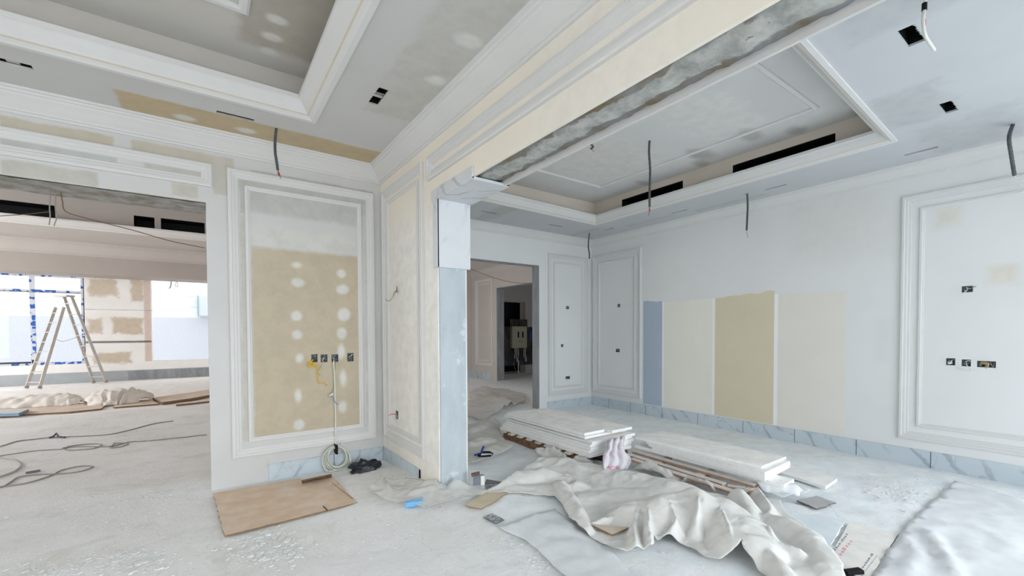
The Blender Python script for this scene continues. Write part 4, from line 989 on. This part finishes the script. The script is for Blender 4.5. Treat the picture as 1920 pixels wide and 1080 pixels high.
sheet('plastic_film', 'dusty beige film spread across the floor inside the doorway', [(876, 738), (905, 728), (950, 733), (985, 745), (985, 758), (950, 768), (930, 780), (900, 792), (876, 785)], .05, .012, [([(930, 754, .05), (945, 758, .07), (958, 768, .04)], .10, -1), ([(880, 750, .03), (915, 740, .05)], .2, -1), ([(885, 775, .03), (930, 770, .05)], .2, -1)], (.03, .014), film('beige_dusty_film', (232, 229, 225), .05, .35), 'plastic film', 4)
sheet('plastic_film', 'crumpled clear film between the pillar and the board stack by the doorway', [(876, 800), (925, 790), (938, 798), (936, 812), (948, 832), (962, 846), (950, 853), (925, 862), (895, 872), (876, 876)], .03, .012, [([(885, 812, .04), (915, 802, .04)], .12, -1), ([(880, 838, .04), (915, 830, .04)], .12, -1), ([(925, 850, .02), (965, 842, .02)], .12, -1)], (.028, .012), film('dusty_film', (230, 227, 221), .05, .35), 'plastic film', 5)
sheet('plastic_film', 'scrunched clear film bundle under the pallet edge of the stack by the doorway', [(1000, 858), (1020, 851), (1040, 857), (1060, 868), (1085, 872), (1108, 878), (1120, 882), (1090, 882), (1050, 872), (1020, 868)], .018, .012, [([(1012, 852, .05), (1035, 852, .07), (1055, 862, .04)], .07, 1), ([(1080, 869, .05), (1105, 873, .04)], .05, 1)], (.03, .018), M_clear, 'plastic film', 6, fr=5)
sheet('plastic_film', 'glossy clear film bunched beneath the battens beside the drop cloth', [(1186, 888), (1205, 878), (1240, 884), (1275, 896), (1310, 906), (1350, 918), (1378, 930), (1340, 934), (1300, 920), (1250, 906), (1205, 896)], .018, .012, [([(1195, 886, .04), (1220, 884, .07), (1250, 895, .05)], .06, 1), ([(1290, 908, .05), (1330, 922, .04)], .06, 1)], (.03, .018), M_clear, 'plastic film', 7, fr=5)
sheet('plastic_film', 'white wrinkled film poking out past the pallet end of the long stack', [(1400, 918), (1425, 906), (1460, 912), (1490, 918), (1520, 930), (1500, 945), (1470, 950), (1440, 940)], .022, .012, [([(1410, 918, .05), (1450, 920, .06), (1490, 930, .04)], .08, 1)], (.03, .02), M_thin, 'plastic film', 8)
sheet('plastic_film', 'wide dusty film taped over the floor near the large panelled wall section', [(1700, 985), (1790, 905), (1900, 935), (2060, 1000), (1990, 1140), (1600, 1140), (1640, 1075)], .04, .010, [([(1745, 1000, .025), (1765, 1030, .035), (1790, 1075, .025)], .06, 1), ([(1690, 1005, .02), (1720, 1040, .02), (1700, 1080, .02)], .06, 1)], (.004, .003), film('white_dusty_film', (236, 239, 241), 0, .15, .5, 12, .10), 'plastic film', 9)

# torn pinkish packaging sleeve between the two stacks
t0 = ony(1150, 850, 3.0)
rows = []
prof = [((1138, 826), (1172, 816), 3.02), ((1136, 834), (1170, 826), 2.98), ((1137, 843), (1168, 837), 2.95), ((1131, 852), (1172, 848), 2.90), ((1130, 862), (1182, 856), 2.86), ((1131, 872), (1184, 866), 2.82), ((1133, 880), (1176, 880), 2.78)]
for j, (l, r, Y) in enumerate(prof):
    rows.append([ony(l[0]+(r[0]-l[0])*i/14, l[1]+(r[1]-l[1])*i/14, Y + .022*math.sin(i*1.3+j*.8) + .02*nz(i*.4, j*.6, 1)) for i in range(15)])
s_ = NT('pink_tinted_sleeve'); s_.finish(s_.mix(s_.step(s_.noise(9, 5), .42, .66), lin((232, 232, 236)), lin((226, 206, 216))), .5, .4); M_sleeve = s_.m
t = thing('packaging_sleeve', 'torn whitish pink packaging sleeve hanging between the two board stacks', 'packaging', rows[3][7])
o = MB().grid(rows).build('wrap', M_sleeve, t); sd = o.modifiers.new('thickness', 'SOLIDIFY'); sd.thickness = .003
rows = [[ony(1141+18*i/6, 874+k*2.2+.8*math.sin(i*2.), 2.78-.02*math.sin(i)) for i in range(7)] for k in range(3)]
MB().grid(rows).build('pink_print', flat('pink_print', (232, 150, 180)), t)

def floor_piece(name, lab, cat, px, th, lift, mt, ms, wob=.004, tilt=None, group=None):
    pts = [onfloor(*p) for p in px]; poly = []
    for i in range(len(pts)):
        a, b = pts[i], pts[(i+1) % len(pts)]; n = max(2, int(np.hypot(*(b-a)[:2])/.05))
        for k in range(n):
            p = a + (b-a)*k/n; j = wob if k else wob*.3
            poly.append((p[0]+random.uniform(-j, j), p[1]+random.uniform(-j, j)))
    area2 = sum(poly[i][0]*poly[(i+1) % len(poly)][1] - poly[(i+1) % len(poly)][0]*poly[i][1] for i in range(len(poly)))
    if area2 < 0: poly = poly[::-1]
    zc = max(hz(*p) for p in poly) + lift
    f0 = lambda x, y: hz(x, y)*.5 + zc*.5 + lift*.5
    c = np.mean(np.array(poly), 0)
    o = MB().prism(poly, f0, lambda x, y: f0(x, y) + th, 0, 1).build(name, [mt, ms], loc=(c[0], c[1], zc)); return tag(o, lab, cat, group)
M_cardc = mat('corrugated_brown_cardboard', (208, 184, 160), .05, 6, .9, .1, bump=.15, bscale=120, c2=(222, 206, 190))
t = thing('cardboard_sheet', 'big dusty brown cardboard sheet on the floor before the front wall', 'cardboard', onfloor(535, 950))
PX = [(400, 930), (562, 901), (569, 907), (622, 894), (670, 943), (421, 1010)]
pl = [onfloor(*p) for p in PX]; poly = []
for i in range(len(pl)):
    a, b = pl[i], pl[(i+1) % len(pl)]; n = max(2, int(np.hypot(*(b-a)[:2])/.06))
    for k in range(n): p = a+(b-a)*k/n; poly.append((p[0]+random.uniform(-.003, .003), p[1]+random.uniform(-.003, .003)))
poly = poly[::-1]
if sum(poly[i][0]*poly[(i+1) % len(poly)][1] - poly[(i+1) % len(poly)][0]*poly[i][1] for i in range(len(poly))) < 0: poly = poly[::-1]
CARD = list(poly); MB().prism(poly, .012, .024, 0, 1).build('sheet', [M_cardc, M_cardedge], t)
rows = []
for k in range(5):
    e = .03*k/4*1.0; rows.append([onz(566+56*i/12, 906-12*i/12 - 1.2*k, .025 + .012*k*(1-.3*math.sin(i*.8)) ) for i in range(13)])
o = MB().grid(rows).build('torn_flap', M_cardedge, t); sd = o.modifiers.new('thickness', 'SOLIDIFY'); sd.thickness = .006
a, b = onz(606, 949, .0252), onz(614, 957, .0252); MB().tube([a, b], .0035, 6).build('slit', M_black, t)
a, b = onz(622, 905, .0252), onz(662, 936, .0252); MB().tube([a, b], .0022, 6).build('crease', M_cardedge, t)
floor_piece('cardboard_scrap', 'small pale cardboard scrap at the foot of the pillar, half under the cloth', 'cardboard', [(872, 955), (915, 924), (955, 927), (930, 945), (903, 962)], .006, .012, M_cardpale, M_cardedge)
floor_piece('foil_scrap', 'crumpled speckled black foil scrap on the threshold below the pale cardboard', 'foil', [(906, 974), (922, 966), (946, 980), (930, 988)], .004, .01, mat('speckled_foil', (96, 100, 104), .2, 40, .4, .5, c2=(200, 204, 206)), M_black, .008)
floor_piece('broken_tile', 'grey broken board piece with a jagged edge, lying beyond the drop cloth', 'board', [(1493, 944), (1531, 936), (1567, 949), (1549, 955), (1531, 960)], .010, .012, mat('grey_fibre_board', (186, 184, 184), .05, 10, .9, .1), mat('jagged_edge', (130, 130, 130), .3, 60, .9), .007)
floor_piece('protection_board', 'pale bluish protection board on the floor between the cloth and the printed box', 'board', [(1462, 958), (1585, 983), (1552, 1040), (1490, 1010)], .004, .010, mat('pale_blue_board', (226, 234, 239), .03, 6, .7, .3), M_gypedge)
t = thing('printed_cardboard', 'flattened pale box with faded grey and red printing beside the cloth', 'cardboard', onfloor(1610, 1045))
PX = [(1592, 984), (1684, 1006), (1628, 1094), (1548, 1062)]
q = [onfloor(*p) for p in PX]; pl = [(p[0], p[1]) for p in q][::-1]; PRINT = list(pl); zt = max(hz(*p) for p in pl) + .014
MB().prism(pl, zt - .008, zt, 0, 1).build('panel', [mat('faded_box_board', (238, 234, 227), .04, 9, .9, .1, c2=(224, 222, 220)), M_cardedge], t)
def onpanel(u, v): 
    a, b, c, d = [np.array([p[0], p[1]]) for p in q]; p = (a*(1-u)+b*u)*(1-v)+(d*(1-u)+c*u)*v; return (p[0], p[1], zt + .0006)
def print_marks(nm, u0, v0, u1, v1, n, wd, m_, seed):
    rnd = random.Random(seed); mb = MB()
    du, dv = u1-u0, v1-v0; L = math.hypot(du, dv); nu, nv = -dv/L, du/L
    for k in range(n):
        a = k/n; b = a + rnd.uniform(.45, .8)/n; w0 = wd*rnd.uniform(.5, 1)
        mb.add([onpanel(u0+du*a+nu*0, v0+dv*a+nv*0), onpanel(u0+du*b, v0+dv*b), onpanel(u0+du*b+nu*w0, v0+dv*b+nv*w0), onpanel(u0+du*a+nu*w0, v0+dv*a+nv*w0)], [(0, 1, 2, 3)])
    mb.build(nm, m_, t)
M_ink = flat('faded_grey_ink', (140, 142, 148)); M_inkr = flat('faded_red_ink', (226, 170, 180))
print_marks('grey_print', .12, .30, .03, .88, 12, .06, M_ink, 1); print_marks('grey_print', .80, .55, .76, .95, 9, .05, M_ink, 2)
print_marks('fine_print', .88, .55, .84, .98, 16, .02, M_ink, 3); print_marks('red_print', .28, .42, .22, .80, 6, .10, M_inkr, 4)
tag(MB().obox(onz(1600, 1072, .03), .05, .02, .012, (1, -.6, .1), mi=0).build('black_scrap', M_black, loc=onz(1600, 1072, .03), bevel=.004), 'small black scrap at the lower corner of the printed box', 'scrap')
floor_piece('plywood_offcut', 'pale wooden offcut visible between folds of the drop cloth', 'offcut', [(1102, 996), (1180, 1004), (1148, 1019)], .010, .045, mat('pale_plywood', (214, 200, 182), .04, 10, .8), M_cardedge, .002)
# small litter
def lump(name, lab, cat, px, rx, ry, h, m_, seed, ang=0.0, amp=.35, sub=4):
    import bmesh
    bm = bmesh.new(); bmesh.ops.create_icosphere(bm, subdivisions=sub, radius=1)
    p = onfloor(*px); ca, sa = math.cos(ang), math.sin(ang); V = []
    for v in bm.verts:
        n_ = v.co.normalized(); r = 1 + amp*((1-abs(noise.noise(n_*1.7 + Vector((seed, 0, 0)))))**2-.6) + amp*.5*((1-abs(noise.noise(n_*4.5 + Vector((seed, 3, 0)))))**2 - .6)
        x, y, z = n_.x*rx*r, n_.y*ry*r, max(-.15, n_.z)*h*r
        V.append((p[0]+x*ca-y*sa, p[1]+x*sa+y*ca, p[2] + .15*h + z))
    fs = [[v.index for v in f.verts] for f in bm.faces]; bm.free()
    mb = MB(); mb.add(V, fs, 0, True); return tag(mb.build(name, m_, loc=p), lab, cat)
lump('plastic_bag', 'crumpled black plastic bag on the floor beside the hanging cable coil', 'bag', (684, 881), .145, .085, .085, M_bag, 3, -.1, .55)
t = thing('foil_packet', 'light blue film-wrapped packet on the floor left of the pillar', 'packet', onfloor(776, 946))
p = Vector(onfloor(776, 949)); MB().obox(p + Vector((0, 0, .024)), .066, .030, .02, (.955, -.30, .03)).build('packet', M_cyan, t, bevel=.008)
MB().obox(p + Vector((.03, .02, .046)), .05, .03, .003, (.955, -.30, .1)).build('film_flap', film('bluish_clear', (190, 216, 236), .0, .4), t)
t = thing('metal_packet', 'small slate grey packet with a white label standing right of the pillar', 'packet', onfloor(900, 918))
p = Vector(onfloor(897, 920)); MB().obox(p + Vector((0.02, .03, .06)), .045, .012, .06, (.85, -.5, 0), az=(.1, .25, 1)).build('body', mat('slate_packet', (124, 130, 140), .1, 30, .5), t, bevel=.004)
MB().obox(p + Vector((.045, .005, .072)), .016, .002, .038, (.85, -.5, 0), az=(.1, .25, 1)).build('white_label', M_wirew, t)
MB().obox(p + Vector((.0, .045, .125)), .035, .02, .012, (.85, -.5, .2)).build('rusty_lid', mat('rusty', (120, 100, 96), .2, 40, .8), t, bevel=.004)
a = onfloor(918, 913); MB().prism([(a[0]-.09, a[1]-.05), (a[0]+.12, a[1]-.08), (a[0]+.02, a[1]+.08)], lambda x, y: hz(x, y)+.035, lambda x, y: hz(x, y)+.04).build('dark_flap', mat('dark_speckled', (124, 126, 130), .2, 50, .7), t)
t = thing('clamp', 'blue and black hand clamp lying on the film right of the pillar', 'clamp', onfloor(907, 856))
def fp(x, y, dz): return Vector(onfloor(x, y)) + Vector((0, 0, dz))
def fq(x, y, dz): return Vector(onfloor(x, y, .055)) + Vector((0, 0, dz))
MB().tube([fq(896, 858, .02), fq(905, 858.5, .02), fq(919, 858, .02), fq(923, 855, .025), fq(918, 853, .03), fq(904, 853, .03)], .012, 8).build('jaw', M_black, t)
MB().tube([fq(890, 857, .02), fq(897, 855, .02), fq(902, 855, .03)], .012, 8).build('handle', flat('blue_plastic', (50, 80, 170)), t)
MB().tube([fq(901, 856, .02), fq(905, 852, .06), fq(907, 852, .09)], .011, 8).build('trigger', flat('blue_plastic_dark', (40, 60, 140)), t)
MB().tube([fq(902, 859, .035), fq(922, 858, .035)], .006, 6).build('bar', M_wirew, t)
tag(MB().tube([fp(92, 822.5, .012), fp(100, 821.5, .02), fp(106, 819.5, .05), fp(110, 821.5, .02), fp(122, 822, .012)], .012, 7).build('plastic_clip', mat('dark_clip', (96, 98, 104), .1, 20), loc=fp(106, 822, 0)), 'small dark clip lying near the cables on the hall floor', 'clip')
tag(MB().obox(fp(62, 886, .01), .05, .02, .006, (1, .3, 0)).build('dark_chip', mat('dark_chip_grey', (110, 114, 124), .1, 20), loc=fp(62, 886, 0), bevel=.003), 'dark flat chip on the dusty floor inside the white cable loops', 'chip')
# cables on the hall floor
def fcable(lab, px, r, m_):
    P = [fp(x, y, r*.9) for x, y in px]; P = spline(P, 6); P = [Vector((p.x, p.y, hz(p.x, p.y)+r)) for p in P]
    o = MB().tube(P, r, 7).build('floor_cable', m_, loc=P[0]); tag(o, lab, 'cable', 'cables trailing on the hall floor')
fcable('grey cable trailing past the small clip towards the jamb, furthest of the floor cables', [(-30, 844), (0, 838), (30, 829), (60, 825), (100, 821), (150, 819), (200, 816), (240, 808), (290, 795), (325, 790)], .007, M_cabledk)
fcable('grey cable with small knots crossing the whole hall floor to the jamb', [(-30, 862), (0, 856), (60, 847), (118, 843), (128, 838), (160, 834), (190, 834), (175, 842), (130, 845), (118, 841), (150, 838), (205, 838), (215, 832), (240, 833), (225, 839), (206, 840), (240, 830), (272, 828), (330, 822), (388, 816)], .0065, M_cabledk)
fcable('pale cable bent in a wide loop entering from the picture edge', [(-40, 856), (0, 860), (25, 863), (37, 870), (38, 877), (28, 885), (10, 892), (-20, 902)], .009, flat('pale_grey_cable', (178, 178, 174)))
fcable('grey cable making a long flat loop closest to the camera', [(-20, 918), (5, 914), (20, 905), (35, 896), (70, 891), (110, 890), (150, 885), (172, 878), (170, 875), (145, 876), (115, 883), (100, 891), (75, 900), (40, 909), (0, 914)], .0065, M_cabledk)

# plaster crumbs: nobody could count them
rnd = random.Random(21); mb = MB()
def chip(x, y, s):
    n = rnd.randint(4, 6); a0 = rnd.uniform(0, 6.28); z = hz(x, y) - s*.05; hgt = s*rnd.uniform(.2, .45); P = []
    for k in range(n):
        a = a0 + 2*PI*k/n; r = s*rnd.uniform(.6, 1.1); P.append((x+r*math.cos(a), y+r*math.sin(a)))
    mb.prism(P, z, lambda u, v: z + hgt*(1 + .5*((u-x)+(v-y))/s*.4), 0)
def cluster(px, rx, ry, n, s0, s1):
    for _ in range(n):
        a = rnd.gauss(0, .45); b = rnd.gauss(0, .45); p = onfloor(px[0]+a*rx, px[1]+b*ry)
        if inside((p[0], p[1]), CARD) or inside((p[0], p[1]), PRINT): continue
        chip(p[0], p[1], rnd.uniform(s0, s1)*.8*(1 if rnd.random() < .85 else 1.9))
cluster((505, 1025), 75, 38, 520, .006, .018); cluster((262, 1052), 75, 26, 260, .006, .016); cluster((120, 1065), 140, 30, 200, .005, .012); cluster((310, 930), 60, 14, 160, .005, .013)
cluster((1690, 920), 110, 30, 240, .005, .013); cluster((1760, 960), 140, 70, 260, .004, .010); cluster((960, 1015), 40, 22, 130, .004, .010); cluster((1010, 1055), 45, 25, 110, .004, .010); cluster((840, 925), 70, 22, 150, .004, .010)
cluster((200, 960), 230, 60, 260, .004, .010); cluster((700, 1000), 240, 60, 200, .003, .009); cluster((1450, 985), 60, 30, 120, .004, .009); cluster((200, 810), 250, 40, 220, .006, .016); cluster((1240, 1010), 120, 60, 120, .003, .008)
tag(mb.build('plaster_rubble', mat('plaster_crumbs', (226, 228, 228), .05, 20, .9, .1)), 'scattered white plaster crumbs over the dusty floor', 'rubble', None, 'stuff')

# ---- far hall: ladder, floor coverings
t = thing('stepladder', 'tall double-sided aluminium stepladder standing before the taped hall window', 'ladder', (-3.0, 16.3, 0))
LA, LB, RA, RB = [Vector(onz(x, y, .01)) for x, y in ((49, 728), (74, 728.5), (176, 718), (200, 717))]
RA.y = min(RA.y, 16.62); RB.y = min(RB.y, 16.55)
top = Vector((-3.02, 16.28, 2.36)); wd = (LB-LA).normalized()
M_rub = flat('grey_rubber', (168, 160, 152))
def rails(A, B, ht, off, nst, gap):
    ta, tb = top - wd*gap + Vector((0, 0, ht)) + off, top + wd*gap + Vector((0, 0, ht)) + off
    for P_, Q_ in ((A, ta), (B, tb)):
        d = Q_ - P_; rl = MB().obox((P_+Q_)/2, d.length/2, .012, .035, d, ay=wd).build('rail', M_alu, t)
        MB().obox(P_ + d.normalized()*.03, .03, .016, .04, d, ay=wd).build('foot', M_rub, rl)
    for k in range(nst):
        f = (k+.6)/(nst+.2); a = A.lerp(ta, f); b = B.lerp(tb, f)
        MB().obox((a+b)/2, (b-a).length/2, .032, .012, (b-a), az=(0, 0, 1)).build('step', M_alu, t)
rails(LA, LB, -.28, Vector((-.10, -.07, 0)), 8, .13); rails(RA, RB, 0, Vector((.04, .03, 0)), 8, .12)
MB().obox(top + Vector((-.02, 0, .02)), .20, .10, .022, wd).build('top_cap', M_alu, t, bevel=.004)
MB().tube(spline([LA.lerp(top, .52)+wd*.3, (LA.lerp(top, .52)+RA.lerp(top, .52))/2+Vector((0, 0, -.05)), RA.lerp(top, .55)], 6), .006, 6).build('stay_cord', flat('reddish_cord', (200, 160, 160)), t)
M_hallcard = mat('hall_cardboard', (214, 194, 176), .05, 3, .9, .1, c2=(226, 214, 204))
def flatpiece(name, lab, cat, px, z0, th, m_, ms, group=None):
    q = [onz(x, y, z0+th) for x, y in px]; pl = [(p[0], p[1]) for p in q]
    if sum(pl[i][0]*pl[(i+1) % len(pl)][1] - pl[(i+1) % len(pl)][0]*pl[i][1] for i in range(len(pl))) < 0: pl = pl[::-1]
    c = np.mean(np.array(pl), 0); return tag(MB().prism(pl, z0, z0+th, 0, 1).build(name, [m_, ms], loc=(c[0], c[1], z0)), lab, cat, group)
GH = 'floor protection cardboards in the hall'
flatpiece('cardboard_strip', 'long cardboard strip under the plastic roll, running behind the blue-edged board', 'cardboard', [(-60, 780), (35, 777), (130, 772), (190, 766), (205, 753), (120, 757), (50, 762), (-60, 768)], .006, .025, M_hallcard, M_cardedge, GH)
flatpiece('cardboard_strip', 'middle cardboard piece on the hall floor, dark crack along its edge', 'cardboard', [(212, 763.5), (298, 757), (282, 749), (218, 753)], .006, .022, M_hallcard, M_cardedge, GH)
flatpiece('cardboard_strip', 'raised cardboard piece on the hall floor next to the white jamb', 'cardboard', [(286, 745.5), (304, 754), (360, 746.5), (395, 740), (395, 730), (340, 738)], .012, .05, M_hallcard, M_cardedge, GH)
flatpiece('cardboard_strip', 'narrow cardboard sliver closest to the jamb on the hall floor', 'cardboard', [(330, 758.5), (392, 752), (392, 749.5), (332, 755.5)], .006, .03, M_hallcard, M_cardedge, GH)
flatpiece('insulation_board', 'white board with a blue edge at the picture border in the hall', 'board', [(-60, 777), (35, 774.5), (54, 767), (30, 766), (-60, 770)], .034, .05, M_white, flat('blue_board_edge', (132, 156, 178)))
def roll(lab, px, r, seed):
    P = [Vector(onz(x, y, r*.6)) for x, y in px]; Q = spline(P, 10); rows = []; n = len(Q)
    for i, p in enumerate(Q):
        d = (Q[min(n-1, i+1)] - Q[max(0, i-1)]).normalized(); s = d.cross(Vector((0, 0, 1))).normalized(); e = math.sin(PI*(i+.5)/n)**.35
        row = []
        for k in range(17):
            a = PI*k/16; rr = r*e*(1 + .35*noise.noise(Vector((i*.3, k*.35, seed))))
            row.append(Vector((p.x, p.y, .036)) + s*math.cos(a)*rr*1.7 + Vector((0, 0, math.sin(a)*rr*1.15)))
        rows.append(row)
    tag(MB().grid(rows).build('plastic_roll', film('hall_film'+str(seed), (240, 235, 228), .1, 0), loc=P[0]), lab, 'plastic sheet')
roll('long rumpled bank of dusty plastic sheeting along the hall cardboard', [(-60, 760), (0, 757), (60, 754), (110, 751.5), (140, 750.5), (152, 750)], .16, 1)
roll('higher bunched end of plastic sheeting beside the raised hall cardboard', [(160, 750), (190, 747), (230, 744), (255, 743), (270, 743)], .22, 2)
tag(MB().box(-1.2, 19.6, 0, 0.55, 20.39, 2.62).build('outside_unit', flat('pale_unit', (222, 228, 230)), loc=(0.1, 20, 0)), 'pale box standing outside against the yard wall, seen in the open window', 'box') if False else None
c0 = ony(372, 592, 20.3); c1 = ony(400, 557, 20.3)
t = thing('outside_unit', 'pale box fixed on the yard wall, seen through the open hall window', 'box', (c0[0], 20.3, c0[2]))
MB().box(c0[0], 19.95, c0[2], c1[0], 20.395, c1[2]).build('casing', flat('pale_unit', (214, 222, 224)), t); MB().box(c0[0]-.02, 19.93, c0[2]-.02, c0[0]+.015, 20.395, c1[2]+.02).build('side_edge', flat('teal_edge', (150, 180, 184)), t)
tag(MB().tube(spline([ony(321, 520, 16.85), ony(321, 530, 16.8), ony(320, 537, 16.7), ony(317, 541, 16.7)], 5), .012, 6).build('hanging_wire', M_copper, loc=ony(321, 520, 16.85)), 'short brown wire hanging at the top of the open hall window', 'wire')
tag(MB().tube(spline([ony(331, 520, 16.85), ony(331, 528, 16.75), ony(328, 535, 16.7), ony(333, 537, 16.7), ony(332, 528, 16.7)], 5), .008, 6).build('hanging_wire', flat('pinkish_wire', (206, 170, 166)), loc=ony(331, 520, 16.85)), 'thin pinkish wire pair hanging at the top of the open hall window', 'wire')

# ---- electrical cabinet in the service niche beyond the passage
YCB = YE - 0.16
a = ony(961, 653, YCB); b = ony(988.5, 612, YCB)
t = thing('electrical_cabinet', 'beige electrical cabinet in the dark niche seen through the doorway', 'cabinet', ((a[0]+b[0])/2, YCB, a[2]))
M_cab = flat('beige_cabinet', (196, 192, 168)); 
MB().box(a[0], YCB+.012, a[2], b[0], YE-.02, b[2]).build('body', M_cab, t, bevel=.004)
dr = MB().box(a[0]+.02, YCB, a[2]+.02, b[0]-.02, YCB+.012, b[2]-.02).build('door', M_cab, t, bevel=.003)
def cabrect(nm, x0, y0, x1, y1, m_, d=.004):
    p, q_ = ony(x0, y0, YCB-d), ony(x1, y1, YCB-d); MB().box(p[0], YCB-d, q_[2], q_[0], YCB-.0005, p[2]).build(nm, m_, dr)
for x in (972, 980.5): cabrect('breaker_row', x-1.3, 622, x+1.3, 633, M_black); cabrect('breaker_label', x-1.6, 618.5, x+1.6, 621.5, flat('pale_label', (190, 196, 200)))
cabrect('number_strip', 975.5, 620, 977.5, 634, flat('number_strip', (180, 184, 184))); cabrect('name_plate', 972, 638, 981, 642, flat('name_plate', (170, 174, 178)))
for k, x in enumerate((965, 968, 971, 983, 986)):
    MB().tube(spline([ony(x, 652, YE-.09), ony(x+(1 if k < 3 else -1), 662, YE-.09), ony(x+(k-2)*.4, 672, YE-.09)], 4), .014, 7).build('cable', M_wirew, t)
for x, y in ((964, 675), (970, 675), (982, 674), (986, 675)):
    MB().tube([ony(x, y-3, YE-.1), ony(x, y+3, YE-.1)], .028, 8).build('gland', flat('blue_gland', (60, 80, 140)) if x in (964, 982) else M_wirew, t)
MB().tube(spline([ony(972, 676, YE-.1), ony(972, 690, YE-.1), ony(971.5, 708, YE-.1)], 4), .022, 7).build('pipe', M_wirew, t)
MB().tube(spline([ony(963, 680, YE-.1), ony(965, 690, YE-.1), ony(970, 698, YE-.1)], 4), .010, 7).build('pipe', M_cabledk, t)
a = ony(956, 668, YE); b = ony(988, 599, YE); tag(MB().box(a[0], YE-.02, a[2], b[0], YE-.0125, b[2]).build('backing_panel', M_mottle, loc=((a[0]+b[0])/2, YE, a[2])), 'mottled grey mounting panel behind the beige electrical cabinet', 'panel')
a = ony(989, 637, YE); b = ony(1001, 620, YE); tag(MB().box(a[0], YE-.06, a[2], b[0], YE-.013, b[2]).build('blue_label_box', mat('dull_blue_box', (84, 92, 130), .2, 20), loc=((a[0]+b[0])/2, YE, a[2])), 'dull blue box right of the beige electrical cabinet, partly behind the jamb', 'box')
